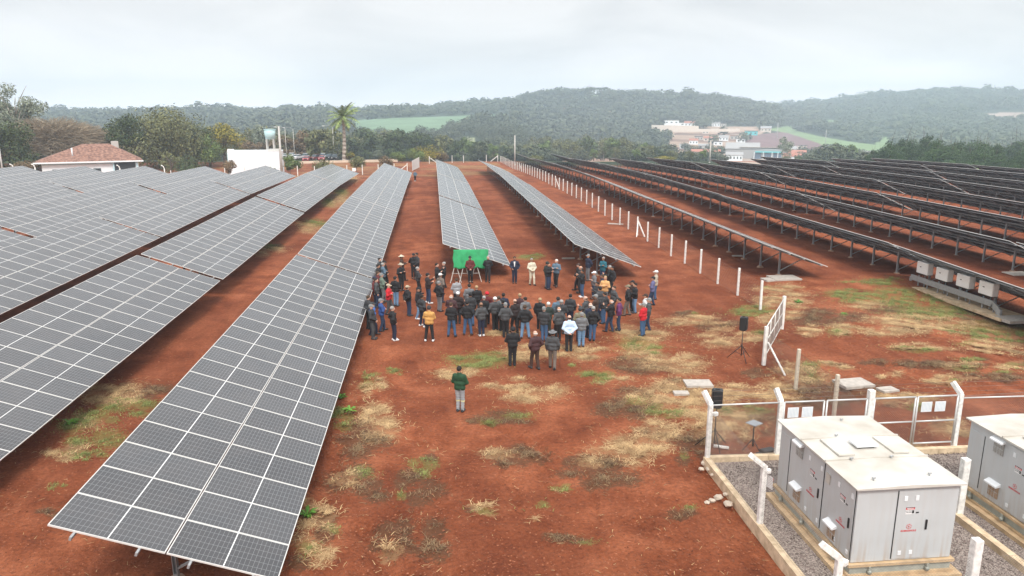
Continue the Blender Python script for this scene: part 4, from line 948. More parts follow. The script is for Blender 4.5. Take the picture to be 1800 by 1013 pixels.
def headwear():
    H = {}
    cen = (0, -.008, 1.685)
    H['hair'] = sdf_mesh('hair', lambda X, Y, Z: np.maximum(ell(X, Y, Z, cen, (.088, .104, .098)) - .003 * np.sin(X * 160) * np.sin(Y * 140), np.maximum((Y - .055) - (Z - 1.69) * 1.2, 1.60 - Z + np.clip(Y, 0, 1) * 1.0)), (-.12, -.14, 1.55), (.12, .14, 1.82), .0125, [SKIN[0]])
    H['bald'] = sdf_mesh('hair', lambda X, Y, Z: np.maximum(ell(X, Y, Z, (0, -.01, 1.665), (.086, .106, .098)), np.maximum(np.maximum(Y - .02, 1.60 - Z), Z - 1.675)), (-.12, -.14, 1.55), (.12, .14, 1.80), .0125, [SKIN[0]])
    H['cap'] = sdf_mesh('cap', lambda X, Y, Z: np.minimum(np.maximum(ell(X, Y, Z, cen, (.094, .112, .105)), 1.675 - Z), np.maximum(cap(X, Y, Z, (-.02, .10, 1.69), (.02, .10, 1.69), .078, .078), np.abs(Z - 1.69 + (Y - .1) * .25) - .008)), (-.13, -.15, 1.62), (.13, .22, 1.83), .0125, [SKIN[0]])
    H['hat'] = sdf_mesh('hat', lambda X, Y, Z: np.minimum(np.maximum(ell(X, Y, Z, (0, -.005, 1.69), (.10, .115, .125)), 1.68 - Z), np.maximum(np.sqrt(X ** 2 + (Y / 1.1) ** 2) - .175, np.abs(Z - 1.69 - X * X * .9) - .009)), (-.2, -.22, 1.64), (.2, .22, 1.85), .0125, [SKIN[0]])
    H['beanie'] = sdf_mesh('beanie', lambda X, Y, Z: np.maximum(ell(X, Y, Z, (0, -.008, 1.68), (.097, .112, .118)), 1.635 - Z - (Y > .05) * (.035)), (-.13, -.15, 1.58), (.13, .15, 1.84), .0125, [SKIN[0]])
    return H
HW = headwear()
CL = {'black': (.014, .014, .016), 'char': (.035, .036, .040), 'dgrey': (.06, .062, .066), 'grey': (.15, .155, .165), 'lgrey': (.30, .31, .33), 'navy': (.016, .022, .048), 'blue': (.03, .075, .24), 'royal': (.06, .17, .48),
 'jean': (.045, .10, .20), 'ljean': (.14, .25, .40), 'djean': (.022, .040, .085), 'maroon': (.11, .018, .018), 'brown': (.055, .028, .020), 'dbrown': (.028, .018, .018), 'rbrown': (.06, .025, .028), 'red': (.50, .012, .022), 'mustard': (.55, .30, .09),
 'tan': (.60, .34, .14), 'cream': (.58, .54, .42), 'beige': (.42, .36, .28), 'khaki': (.20, .18, .12), 'green': (.014, .055, .022), 'dgreen': (.025, .036, .030), 'teal': (.02, .12, .16), 'purple': (.13, .03, .11), 'violet': (.12, .12, .24), 'white': (.70, .70, .70),
 'sky': (.52, .66, .84), 'greyblue': (.10, .16, .22), 'taupe': (.16, .13, .11), 'sage': (.14, .19, .15), 'pants_grey': (.30, .32, .34), 'hair_dk': (.018, .013, .010), 'hair_gr': (.30, .29, .28), 'hair_wh': (.60, .58, .55), 'hair_br': (.06, .035, .02), 'hair_bl': (.36, .25, .14), 'bcap': (.42, .34, .24), 'gcap': (.20, .20, .20)}
def cm(n): return mat('cloth_' + n if not n.startswith('hair') else n, CL[n], .85, 0, .14, 9, .25)
def person(P, face, arm, leg, jk, tr, hw, hc, label, shoe='black', sc=1.0, skin=0):
    if arm == 'side': arm = random.choice(['side', 'mixa', 'mixb', 'mixc', 'side'])
    if leg == 'near' and random.random() < .35: leg = 'step'
    bd, j, t, s_ = pose_meshes(arm, leg)
    fz = {'N': 0, 'S': 180, 'E': -90, 'W': 90, 'NE': -45, 'NW': 45, 'SE': -135, 'SW': 135}[face] + random.uniform(-24, 24)
    o = link('person', bd, None, (P.x, P.y, gz(P.x, P.y)), (random.uniform(-.02, .035), random.uniform(-.02, .02), math.radians(fz)), [SKIN[skin]]); o.scale = (sc * random.uniform(1.06, 1.15),) * 2 + (sc * random.uniform(.97, 1.03),)
    tag(o, label, 'person', 'people gathered in a horseshoe at the ceremony')
    for nm, me, c in (('jacket', j, jk), ('trousers', t, tr), ('shoes', s_, shoe)): link(nm, me, o, mats=[cm(c)])
    if hw: link({'bald': 'hair'}.get(hw, hw), HW[hw], o, mats=[cm(hc)])
    if hw in ('cap', 'hat', 'beanie'): link('hair', HW['bald'], o, mats=[cm('hair_gr' if hc in ('gcap', 'white') else 'hair_dk')])
    return o
PEOPLE = [
# crop, x, y (top of the head), facing, arms, legs, jacket, trousers, headwear, its colour, label
(1, 258, 168, 'E', 'side', 'near', 'char', 'black', 'hair', 'hair_dk', 'dark-haired man in charcoal farthest back beside the panel edge'),
(1, 302, 205, 'E', 'front', 'near', 'black', 'black', 'cap', 'black', 'man in black cap behind the grey-haired man with light blue sleeves'),
(1, 226, 240, 'E', 'side', 'near', 'black', 'djean', 'hair', 'hair_dk', 'man in black squeezed between the panel edge and a grey-haired man'),
(1, 293, 225, 'E', 'crossed', 'near', 'greyblue', 'black', 'hair', 'hair_gr', 'grey-haired man with light blue sleeves and crossed arms by the panel edge'),
(1, 230, 315, 'E', 'side', 'near', 'maroon', 'black', 'hair', 'hair_br', 'man in dark maroon top at the panel edge behind the sage sweater'),
(1, 280, 345, 'E', 'crossed', 'near', 'sage', 'grey', 'cap', 'gcap', 'man in sage green sweater and grey cap, arms crossed'),
(1, 184, 388, 'E', 'side', 'near', 'maroon', 'navy', 'cap', 'navy', 'man in maroon jacket and navy cap touching the panel edge'),
(1, 216, 396, 'E', 'side', 'near', 'dgrey', 'djean', 'hair', 'hair_dk', 'dark-haired man in plain grey sweater next to the maroon jacket'),
(1, 348, 460, 'E', 'crossed', 'near', 'red', 'dgrey', 'cap', 'bcap', 'man in beige cap with red sleeves and grey trousers'),
(1, 430, 385, 'NE', 'side', 'near', 'black', 'ljean', 'cap', 'black', 'man in black jacket and light jeans standing alone left of the beige-capped black coat'),
(1, 512, 132, 'E', 'clap', 'near', 'brown', 'black', 'hat', 'cream', 'man in cream hat holding something at the back left of the crowd'),
(1, 495, 226, 'SE', 'crossed', 'near', 'black', 'black', 'hat', 'beige', 'man in beige hat and black clothes, arms crossed'),
(1, 640, 108, 'S', 'behind', 'near', 'black', 'black', 'cap', 'black', 'man in black suit and black cap facing the camera at the back left'),
(1, 684, 108, 'SW', 'front', 'near', 'char', 'black', 'hair', 'hair_dk', 'dark-haired person just behind the black-capped man at the back left'),
(1, 694, 262, 'E', 'crossed', 'near', 'char', 'black', 'hair', 'hair_gr', 'grey-haired man in charcoal, arms crossed, left of the brown jacket'),
(1, 812, 353, 'NE', 'phone', 'wide', 'dbrown', 'djean', 'cap', 'black', 'tall man in dark brown sweater with white trainers striding wide'),
(1, 585, 475, 'NE', 'behind', 'near', 'black', 'djean', 'cap', 'bcap', 'man in beige cap and long black jacket seen from behind in the open gap'),
(1, 706, 508, 'E', 'side', 'near', 'black', 'ljean', 'cap', 'black', 'man in black cap and light jeans behind the mustard jacket group'),
(1, 742, 588, 'NE', 'pocket', 'wide', 'char', 'navy', 'hair', 'hair_dk', 'man in charcoal jacket standing right behind the mustard jacket'),
(1, 922, 222, 'E', 'phone', 'near', 'black', 'black', 'hair', 'hair_dk', 'dark-haired man holding up a camera towards the man in suit'),
(1, 997, 195, 'W', 'clap', 'near', 'black', 'black', 'hair', 'hair_gr', 'grey-haired man in black suit facing left, hands raised'),
(1, 967, 342, 'NE', 'pocket', 'near', 'taupe', 'navy', 'cap', 'white', 'man in white cap and taupe jumper near the middle gap'),
(1, 943, 430, 'NE', 'side', 'near', 'black', 'grey', 'cap', 'gcap', 'man in black leather jacket and grey trousers with grey cap'),
(1, 1148, 385, 'N', 'front', 'near', 'lgrey', 'black', 'hair', 'hair_br', 'man in light grey sweater seen from behind facing the green cloth'),
(1, 1310, 135, 'S', 'front', 'near', 'maroon', 'black', 'cap', 'black', 'man in maroon coat and black cap standing before the green cloth'),
(1, 1512, 142, 'S', 'behind', 'near', 'black', 'black', 'hair', 'hair_gr', 'grey-haired man in black jacket at the right end of the green cloth'),
(1, 1296, 466, 'N', 'side', 'near', 'grey', 'black', 'hair', 'hair_dk', 'dark-haired man in grey jacket at the front of the central group'),
(1, 1390, 476, 'N', 'side', 'near', 'black', 'black', 'hair', 'hair_bl', 'blond man in black coat at the front of the central group'),
(1, 1500, 549, 'N', 'side', 'near', 'maroon', 'black', 'beanie', 'red', 'man wearing a bright red cap in the central group'),
(1, 1160, 560, 'N', 'pocket', 'near', 'dbrown', 'black', 'cap', 'white', 'man in white cap and very dark jacket left in the central group'),
(1, 1087, 606, 'N', 'side', 'near', 'rbrown', 'djean', 'bald', 'hair_wh', 'bald man in dark reddish jacket behind the black jacket with jeans'),
(1, 1315, 570, 'N', 'side', 'near', 'char', 'jean', 'beanie', 'black', 'man in dark hood and blue jeans in the middle of the group'),
(1, 1467, 588, 'N', 'pocket', 'near', 'black', 'black', 'hair', 'hair_gr', 'grey-haired man in black padded jacket below the red cap'),
(1, 1604, 612, 'N', 'side', 'near', 'dgrey', 'black', 'cap', 'white', 'man in white cap and dark grey sweater seen from behind'),
(1, 1703, 566, 'N', 'side', 'near', 'navy', 'black', 'hair', 'hair_dk', 'dark-haired man in navy suit at the front right of the group centre'),
(1, 1642, 606, 'N', 'side', 'near', 'grey', 'black', 'hair', 'hair_br', 'brown-haired man mostly hidden beside the white cap'),
(1, 1697, 632, 'N', 'pocket', 'near', 'black', 'black', 'cap', 'black', 'man in black cap directly behind the navy suit'),
(1, 105, 598, 'NE', 'side', 'near', 'char', 'black', 'hair', 'hair_br', 'brown-haired man in charcoal jacket leftmost against the panel edge'),
(1, 156, 660, 'E', 'side', 'near', 'royal', 'navy', 'cap', 'char', 'man in bright blue jacket at the left edge of the crowd'),
(1, 160, 708, 'E', 'front', 'near', 'char', 'dgrey', 'cap', 'gcap', 'man in black vest and grey trousers, nearest at the left edge of the crowd'),
(1, 262, 618, 'E', 'crossed', 'near', 'blue', 'djean', 'cap', 'gcap', 'man in blue jacket and grey cap with crossed arms'),
(1, 408, 725, 'NE', 'pocket', 'near', 'black', 'navy', 'hair', 'hair_gr', 'grey-haired man in long black coat with white shoes, front left'),
(1, 820, 728, 'N', 'clap', 'wide', 'mustard', 'black', 'beanie', 'char', 'man in mustard yellow jacket and black trousers seen from behind'),
(1, 1087, 684, 'N', 'front', 'wide', 'black', 'jean', 'hair', 'hair_br', 'man in black jacket and blue jeans, leftmost in the front of the central group'),
(1, 1277, 668, 'N', 'pocket', 'wide', 'black', 'jean', 'cap', 'black', 'man in black cap, black sweater and blue jeans, legs apart'),
(1, 1440, 678, 'N', 'side', 'near', 'dgrey', 'navy', 'bald', 'hair_br', 'man in dark grey jacket and navy trousers with white shoes'),
(1, 1724, 690, 'N', 'pocket', 'near', 'dgrey', 'black', 'cap', 'gcap', 'man in black jacket with grey shoulders and black trousers'),
(2, 148, 135, 'S', 'side', 'near', 'navy', 'navy', 'hair', 'hair_dk', 'man in dark suit and white shirt facing the crowd, right of the cloth'),
(2, 332, 146, 'S', 'front', 'near', 'cream', 'cream', 'hair', 'hair_gr', 'man in cream jacket and cream trousers facing the camera'),
(2, 488, 180, 'NE', 'side', 'near', 'dgreen', 'grey', 'cap', 'dgreen', 'man in green cap and grey trousers hidden behind the black leather jacket'),
(2, 507, 188, 'SE', 'clap', 'near', 'black', 'djean', 'hair', 'hair_dk', 'man in black leather jacket and dark jeans beside the white-haired man'),
(2, 588, 160, 'SW', 'crossed', 'near', 'greyblue', 'black', 'hair', 'hair_wh', 'white-haired man in denim blue jacket and black trousers'),
(2, 815, 196, 'W', 'front', 'near', 'black', 'black', 'cap', 'brown', 'man in brown cap and black at the left of the right-hand group'),
(2, 836, 221, 'W', 'crossed', 'near', 'char', 'char', 'bald', 'hair_gr', 'balding man between the brown cap and the black jacket with jeans'),
(2, 866, 253, 'W', 'phone', 'near', 'black', 'jean', 'hair', 'hair_dk', 'man in black jacket and blue jeans with pale shoes, front of the right-hand group'),
(2, 925, 120, 'SW', 'behind', 'near', 'navy', 'grey', 'cap', 'gcap', 'man in navy jacket and grey cap near the table posts'),
(2, 1078, 146, 'SW', 'crossed', 'near', 'teal', 'djean', 'hair', 'hair_gr', 'man in teal jacket with crossed arms under the panel tip'),
(2, 985, 270, 'W', 'crossed', 'near', 'grey', 'djean', 'cap', 'white', 'man in white cap and grey top, arms crossed, in the right-hand group'),
(2, 1145, 226, 'W', 'side', 'near', 'black', 'dgrey', 'hair', 'hair_gr', 'grey-haired man in black jacket behind the orange jacket'),
(2, 1177, 234, 'W', 'side', 'near', 'black', 'black', 'hair', 'hair_dk', 'man in black at the back of the right-hand group'),
(2, 1068, 315, 'W', 'side', 'near', 'navy', 'navy', 'hair', 'hair_br', 'brown-haired man in navy left of the orange jacket'),
(2, 1099, 338, 'SW', 'crossed', 'near', 'tan', 'grey', 'hair', 'hair_bl', 'man in orange tan jacket and pale hair in the right-hand group'),
(2, 1020, 400, 'W', 'phone', 'near', 'char', 'black', 'hair', 'hair_dk', 'dark-haired man holding a pale sheet below the orange jacket'),
(2, 1047, 456, 'NW', 'side', 'near', 'dgrey', 'djean', 'cap', 'black', 'man in dark cap below the man with the pale sheet'),
(2, 1192, 426, 'W', 'pocket', 'near', 'dgrey', 'dgrey', 'hair', 'hair_br', 'man in dark grey sweater right of the dark-capped man'),
(2, 1090, 500, 'NW', 'side', 'near', 'char', 'jean', 'hair', 'hair_dk', 'man in black jacket and bright blue jeans behind the brown leather jacket'),
(2, 1347, 418, 'W', 'pocket', 'near', 'black', 'taupe', 'cap', 'khaki', 'man in khaki cap, black jacket and taupe trousers on the right'),
(2, 1393, 378, 'W', 'side', 'near', 'brown', 'black', 'cap', 'black', 'man in black cap mostly hidden between two black jackets on the right'),
(2, 1424, 396, 'W', 'side', 'near', 'black', 'ljean', 'hair', 'hair_dk', 'dark-haired man in black jacket and light blue jeans on the right'),
(2, 1640, 284, 'W', 'crossed', 'near', 'beige', 'jean', 'cap', 'white', 'man in white cap and beige shirt, farthest right of the crowd'),
(2, 1602, 336, 'W', 'crossed', 'near', 'violet', 'djean', 'cap', 'black', 'man in black cap and violet blue sweater, arms crossed'),
(2, 1532, 516, 'W', 'side', 'near', 'white', 'navy', 'cap', 'brown', 'man in brown cap and white top behind the dark vest at the right'),
(2, 1556, 566, 'W', 'side', 'near', 'dgrey', 'djean', 'cap', 'gcap', 'man in dark grey jacket and jeans next to the red sweater'),
(2, 1512, 611, 'NW', 'crossed', 'near', 'red', 'jean', 'cap', 'gcap', 'man in bright red sweater and blue jeans at the right of the crowd'),
(2, 1257, 560, 'NW', 'side', 'near', 'purple', 'djean', 'hair', 'hair_dk', 'person in purple padded jacket and dark jeans'),
(2, 1160, 572, 'NW', 'phone', 'near', 'black', 'djean', 'bald', 'hair_wh', 'bald man in black jacket raising a phone beside the purple jacket'),
(2, 1008, 525, 'NW', 'phone', 'near', 'brown', 'grey', 'cap', 'gcap', 'man in grey cap and brown leather jacket with grey trousers'),
(2, 890, 550, 'NW', 'side', 'near', 'dgrey', 'black', 'bald', 'hair_br', 'balding man in dark grey jacket left of the brown leather jacket'),
(2, 936, 617, 'N', 'side', 'near', 'navy', 'navy', 'bald', 'hair_wh', 'bald man in navy purple sweater behind the black jacket'),
(2, 971, 648, 'N', 'pocket', 'near', 'black', 'jean', 'hair', 'hair_gr', 'man in black jacket and washed blue jeans right of the light jeans man'),
(2, 836, 655, 'N', 'side', 'near', 'khaki', 'navy', 'cap', 'char', 'man in olive brown jacket behind the grey sweater'),
(2, 856, 712, 'N', 'front', 'near', 'grey', 'ljean', 'cap', 'gcap', 'man in grey sweater, grey cap and light blue jeans near the front'),
(2, 735, 530, 'N', 'side', 'near', 'char', 'navy', 'hair', 'hair_dk', 'tall dark-haired man in dark leather jacket, back row right of centre'),
(2, 601, 555, 'N', 'side', 'near', 'greyblue', 'navy', 'hair', 'hair_dk', 'man in slate blue shirt behind the grey-haired man in vest'),
(2, 636, 586, 'N', 'side', 'near', 'char', 'brown', 'hair', 'hair_gr', 'grey-haired man in black vest left of the tall leather jacket'),
(2, 505, 608, 'N', 'side', 'near', 'dgreen', 'dgreen', 'hair', 'hair_wh', 'white-haired man in dark green jacket in the central group'),
(2, 412, 552, 'N', 'side', 'near', 'black', 'black', 'hair', 'hair_bl', 'tall man in long black overcoat at the back of the central group'),
(2, 464, 668, 'N', 'front', 'near', 'char', 'jean', 'cap', 'gcap', 'man in black leather jacket and faded jeans in front of the overcoat'),
(2, 609, 660, 'N', 'pocket', 'near', 'dgrey', 'black', 'bald', 'hair_wh', 'white-headed man in dark grey sweater left of the light blue shirt'),
(2, 725, 752, 'N', 'behind', 'near', 'sky', 'black', 'bald', 'hair_dk', 'man in light blue shirt with hands clasped behind his back'),
(2, 262, 636, 'N', 'pocket', 'wide', 'black', 'ljean', 'hair', 'hair_br', 'man in black jacket and light blue jeans, legs spread, near the front'),
(2, 255, 541, 'N', 'side', 'near', 'grey', 'black', 'hair', 'hair_dk', 'dark-haired man in grey jacket in the back row centre'),
(2, 205, 516, 'N', 'side', 'near', 'rbrown', 'black', 'hair', 'hair_bl', 'blond man in wine red jacket in the back row centre'),
(2, 150, 581, 'N', 'side', 'near', 'dbrown', 'black', 'bald', 'hair_br', 'man with shaved brown head in dark brown jacket in the group centre'),
(4, 228, 430, 'N', 'front', 'near', 'black', 'black', 'beanie', 'black', 'man all in black with black beanie, left of the three standing in front'),
(4, 456, 460, 'N', 'pocket', 'near', 'rbrown', 'brown', 'bald', 'hair_wh', 'bald man in purple brown jacket, middle of the three standing in front'),
(4, 628, 456, 'N', 'side', 'near', 'dgrey', 'taupe', 'hat', 'grey', 'man in grey hat with a walking cane, right of the three standing in front'),
]
CROPS = {1: (630, 430, 6.663), 2: (880, 430, 5.993), 4: (860, 500, 5.625)}
WHSH = ('white trainers', 'white shoes', 'pale shoes', 'long black coat with')
for r in PEOPLE:
    ox, oy, s = CROPS[r[0]]; P = gp(ox + r[1] / s, oy + r[2] / s, 1.76)
    lab = r[10]
    if 'green cloth' in lab and r[3] == 'S': P = P * (47.9 / P.y)
    shoe = 'white' if any(k in lab for k in WHSH) or 'mustard' in lab else random.choice(['black', 'black', 'brown', 'char'])
    o = person(P, *r[3:10], lab, shoe, skin=random.choice([0, 0, 1, 1, 2]))
    if 'white shirt' in lab:
        m = MB(); m.prism([(-.055, .10, 1.46), (.055, .10, 1.46), (.012, .13, 1.12), (-.012, .13, 1.12)], (0, 0, 0), (0, .022, 0)); m.build('shirt', mat('cloth_white', CL['white'], .85, 0, .05), o)
    if 'cane' in lab: CANE = P.copy()
person_lone = o = person(gp(808, 645, 1.76), 'N', 'front', 'near', 'green', 'pants_grey', 'hair', 'hair_dk', 'lone man in green jacket and light grey work trousers in the foreground', 'char', 1.02)
m = MB()
for sx in (-.088, .088): m.cyl((sx, .03, .40), (sx, .025, .47), .076, .078, 12, caps=False)
m.build('reflective_band', mat('reflective_yellow', (.62, .60, .34), .4, 0, .1), o)
person(gp(729.5, 300, 1.9), 'S', 'pocket', 'near', 'greyblue', 'black', 'hair', 'hair_dk', 'man in blue jacket walking alone far up the red track', 'white')
m = MB(); c = CANE; m.cyl((c.x + .36, c.y + .05, .0), (c.x + .27, c.y + .0, .92), .012, n=6); m.cyl((c.x + .27, c.y, .92), (c.x + .17, c.y + .02, .95), .014, n=6); tag(m.build('walking_cane', mat('cane_wood', (.22, .12, .06), .6)), 'wooden walking cane held by the man in the grey hat', 'cane')
# ------------------------------------------------------------------ loose cover on the soil
def blades(name, kinds, mt, dens, ln, wd, lie, colkind=None):
    P = []
    for (qx, qy, sx, sy, k) in PATCH:
        if k not in kinds: continue
        a = gp(qx - sx, qy); b = gp(qx + sx, qy); c = gp(qx, qy - sy); d = gp(qx, qy + sy)
        area = (b - a).length * (c - d).length * .785
        n = int(min(dens * area, 9000)); r = np.abs(RNG.normal(0, 1, n)) * np.where(RNG.uniform(size=n) < .6, .55, 1.35); t = RNG.uniform(0, 6.283, n)
        ex = RNG.normal(0, .12, n); X = qx + sx * (r * np.cos(t) + ex); Y = qy + sy * (r * np.sin(t) + RNG.normal(0, .12, n))
        v = rv[None] * (X - CXP)[:, None] + dv[None] * (Y - CYP)[:, None] + fv[None] * FPX
        q = v * (-CAMH / v[:, 2])[:, None]
        # clump: keep where a coarse wave is high
        keep = (np.sin(q[:, 0] * 4.1 + 2 * np.sin(q[:, 1] * 2.3)) + np.sin(q[:, 1] * 5.2 + q[:, 0] * 1.7) + .8 * np.sin(q[:, 0] * 9.7 - q[:, 1] * 7.1) + RNG.normal(0, .7, n)) > .1
        P.append(q[keep, :2])
    P = np.vstack(P); n = len(P); z = ground_z(P[:, 0], P[:, 1])
    # short blades in clusters of five: two triangles each, bent
    l = ln * RNG.uniform(.5, 1.4, n); w_ = wd * RNG.uniform(.6, 1.4, n); t = RNG.uniform(0, 6.283, n); up = RNG.uniform(*lie, n)
    d = np.stack([np.cos(t), np.sin(t)], 1); s = np.stack([-d[:, 1], d[:, 0]], 1)
    o = np.stack([P[:, 0], P[:, 1], z + .004], 1)
    A = o + np.hstack([s * w_[:, None], np.zeros((n, 1))]); B = o - np.hstack([s * w_[:, None], np.zeros((n, 1))])
    M = o + np.hstack([d * (l * .55)[:, None] * (1 - up * .6)[:, None], (l * .5 * up)[:, None] + .02]); Mw = np.hstack([s * (w_ * .9)[:, None], np.zeros((n, 1))])
    T = o + np.hstack([d * l[:, None] * (1 - up * .3)[:, None], (l * .55 * up)[:, None]])
    V = np.stack([A, B, M - Mw, M + Mw, T], 1).reshape(-1, 3); i = 5 * np.arange(n)[:, None]
    F = np.vstack([i + [0, 1, 2], i + [0, 2, 3], i + [3, 2, 4]])
    return tag(link(name, np_mesh(name, V, F, [mt])), kind='stuff')
blades('straw', 's', leafmat('straw_mat', (.22, .12, .055), (.66, .46, .24), .8, 1.5), 640, .24, .0068, (.0, .22))
blades('dead_stalks', 'd', leafmat('stalk_mat', (.04, .018, .010), (.30, .20, .11), .8, 2), 300, .18, .0065, (.05, .5))
blades('grass', 'g', leafmat('grass_mat', (.06, .075, .02), (.29, .31, .10), .7, 1.5), 760, .11, .0075, (.2, .8))
# thin scatter of straw and clods everywhere near
n = 26000; X = RNG.uniform(-120, 1900, n); Y = 440 + 640 * RNG.uniform(0, 1, n) ** 1.0
v = rv[None] * (X - CXP)[:, None] + dv[None] * (Y - CYP)[:, None] + fv[None] * FPX; q = v * (-CAMH / v[:, 2])[:, None]
q = q[~((q[:, 0] > 8.2) & (q[:, 1] < 21.1))]; n = len(q); zz = ground_z(q[:, 0], q[:, 1])
h = int(n * .95)
tag(stones(np.stack([q[:h, 0], q[:h, 1], zz[:h]], 1), RNG.uniform(.010, .038, h) * (1 + .4 * (RNG.uniform(0, 1, h) > .96)), 'soil_clods', leafmat('clod_mat', (.10, .030, .014), (.34, .13, .07), .95, 2)), kind='stuff')
r_ = q[h:]; n = len(r_); t = RNG.uniform(0, 6.28, n); l = RNG.uniform(.05, .2, n); z = zz[h:] + .012
d = np.stack([np.cos(t), np.sin(t), RNG.uniform(0, .2, n)], 1) * l[:, None]; s = np.stack([-np.sin(t), np.cos(t), 0 * t], 1) * .006
o = np.stack([r_[:, 0], r_[:, 1], z], 1); V = np.stack([o - s, o + s, o + d + s * .5, o + d - s * .5], 1).reshape(-1, 3)
tag(link('straw_litter', np_mesh('straw_litter', V, 4 * np.arange(n)[:, None] + np.arange(4), [MATS['straw_mat']])), kind='stuff')
# broad-leaved weeds one can tell apart
LW = leafmat('weed_mat', (.04, .12, .012), (.16, .34, .05), .5, 3)
for i, (px, py, s, lb) in enumerate([(125, 746, .32, 'bright green rosette weed between the two nearest panel rows'), (660, 720, .0, ''), (615, 722, .30, 'green leafy weed at the edge of the nearest panel table'), (600, 700, .26, 'small green weed tucked against the panel edge above the other'),
      (1403, 532, .32, 'small green plant with pale leaves right of the gate'), (1483, 553, .2, 'tiny green sprig on the bare soil right of the gate'), (540, 905, .3, 'green weed by the low edge of the nearest table at the bottom'), (1298, 440, .0, '')]):
    if not s: continue
    p = gp(px, py); V = []; F = []
    for k in range(26):
        a = k * 2.4 + random.random(); l = s * random.uniform(.6, 1.2); e_ = random.uniform(.25, 1.0); d = Vector((math.cos(a), math.sin(a), 0)); sd_ = Vector((-d.y, d.x, 0)) * l * .14
        b = len(V); V += [(0, 0, .01), tuple(d * l * .5 + sd_ + Vector((0, 0, l * e_ * .5))), tuple(d * l + Vector((0, 0, l * e_ * .45))), tuple(d * l * .5 - sd_ + Vector((0, 0, l * e_ * .5)))]; F.append([b, b + 1, b + 2, b + 3])
    tag(link('weed', np_mesh('weed', V, F, [LW]), None, (p.x, p.y, gz(p.x, p.y))), lb, 'weed')

# ------------------------------------------------------------------ trees
BARK = mat('bark', (.13, .10, .075), .95, 0, .3, 3, .4); BARKP = mat('pale_bark', (.36, .31, .26), .9, 0, .2, 3, .3)
def leaf_cloud(lumps, n, size, rng, fill=.35, rnd=.42):
    """n leaf-clump quads spread through ellipsoid lumps (cx,cy,cz,rx,ry,rz)"""
    L_ = np.array(lumps, float); wgt = (L_[:, 3] * L_[:, 4] * L_[:, 5]) ** .67; k = rng.choice(len(L_), n, p=wgt / wgt.sum())
    d = rng.normal(size=(n, 3)); d /= np.linalg.norm(d, axis=1)[:, None]
    r = np.where(rng.uniform(size=n) < fill, rng.uniform(.3, .9, n), rng.normal(.97, .09, n))
    P = L_[k, :3] + d * r[:, None] * L_[k, 3:]
    nrm = d + rng.normal(0, rnd, (n, 3)); nrm[:, 2] += .25; nrm /= np.linalg.norm(nrm, axis=1)[:, None]
    a = np.cross(nrm, rng.normal(size=(n, 3))); a /= np.linalg.norm(a, axis=1)[:, None]; b = np.cross(nrm, a)
    s = size * rng.uniform(.5, 1.3, n); a *= s[:, None]; b *= (s * rng.uniform(.5, 1, n))[:, None]
    V = np.stack([P - a, P - b * .8, P + a, P + b * .8], 1)
    V += rng.normal(0, 1, V.shape) * (s * .12)[:, None, None]
    return V.reshape(-1, 3), np.arange(4 * n).reshape(-1, 4)
def trunk_mesh(h, r, limbs, rng, mt, spread=.5, top=None):
    m = MB(); pts = [Vector((0, 0, -.3))]; n = 5
    for i in range(1, n + 1): pts.append(Vector((rng.uniform(-.04, .04) * h * i / n, rng.uniform(-.04, .04) * h * i / n, h * i / n)))
    for i in range(n): m.cyl(pts[i], pts[i + 1], r * (1 - .13 * i), r * (1 - .13 * (i + 1)), 8)
    for k in range(limbs):
        a = k * 2.4 + rng.uniform(0, 1); s = pts[-1 - int(rng.integers(0, 3))]; e = s + Vector((math.cos(a) * h * spread, math.sin(a) * h * spread, h * rng.uniform(.35, .7)))
        mid = s.lerp(e, .5) + Vector((0, 0, h * .08)); m.cyl(s, mid, r * .45, r * .3, 6); m.cyl(mid, e, r * .3, r * .12, 6)
    return m.mesh('trunk', mt)
def make_tree(name, lumps, n, size, mt, trunk_h, trunk_r, seed, limbs=6, bark=None, fill=.35, spread=.5):
    rng = np.random.default_rng(seed); V, F = leaf_cloud(lumps, n, size, rng, fill)
    return np_mesh('crown', V, F, [mt]), trunk_mesh(trunk_h, trunk_r, limbs, rng, bark or BARK, spread)
def put_tree(name, pair, P, label, cat='tree', group=None, s=1.0, rz=None, ext=None):
    o = empty(name, P, random.uniform(0, 6) if rz is None else rz, label, cat, group); o.scale = (s, s, s)
    link('crown', pair[0], o); link('trunk', pair[1], o)
    return o
def lump(R_, H_, n, rng, base=.35, sz=.42):
    L_ = []
    for i in range(n):
        a = rng.uniform(0, 6.28); t = rng.uniform(0, 1); rr = R_ * math.sqrt(rng.uniform(0, 1)) * .72; z = H_ * (base + (1 - base) * (rng.uniform(0, 1)) * math.sqrt(max(0, 1 - (rr / R_) ** 2)) * .85)
        q = R_ * sz * rng.uniform(.65, 1.15); L_.append((rr * math.cos(a), rr * math.sin(a), z, q, q, q * .8))
    return L_
G_DK = leafmat('leaf_dark', (.014, .028, .009), (.085, .115, .038), .6, .35); G_MID = leafmat('leaf_mid', (.04, .07, .02), (.17, .23, .07), .6, .35)
G_OL = leafmat('leaf_olive', (.035, .045, .016), (.20, .205, .085), .6, .3); G_YE = leafmat('leaf_yellow', (.03, .055, .01), (.40, .33, .05), .6, .5)
G_EU = leafmat('leaf_eucalyptus', (.09, .11, .08), (.28, .31, .22), .6, .4); G_BR = leafmat('twig_brown', (.15, .12, .085), (.46, .37, .26), .8, .3)
G_PI = leafmat('leaf_pine', (.008, .024, .010), (.066, .115, .038), .6, .3); G_RU = leafmat('leaf_russet', (.07, .05, .025), (.22, .15, .08), .7, .3)
rng = np.random.default_rng(3)
def at_ground(px, D):
    p = gd(px, 290, D); p.z = gz(p.x, p.y); return p
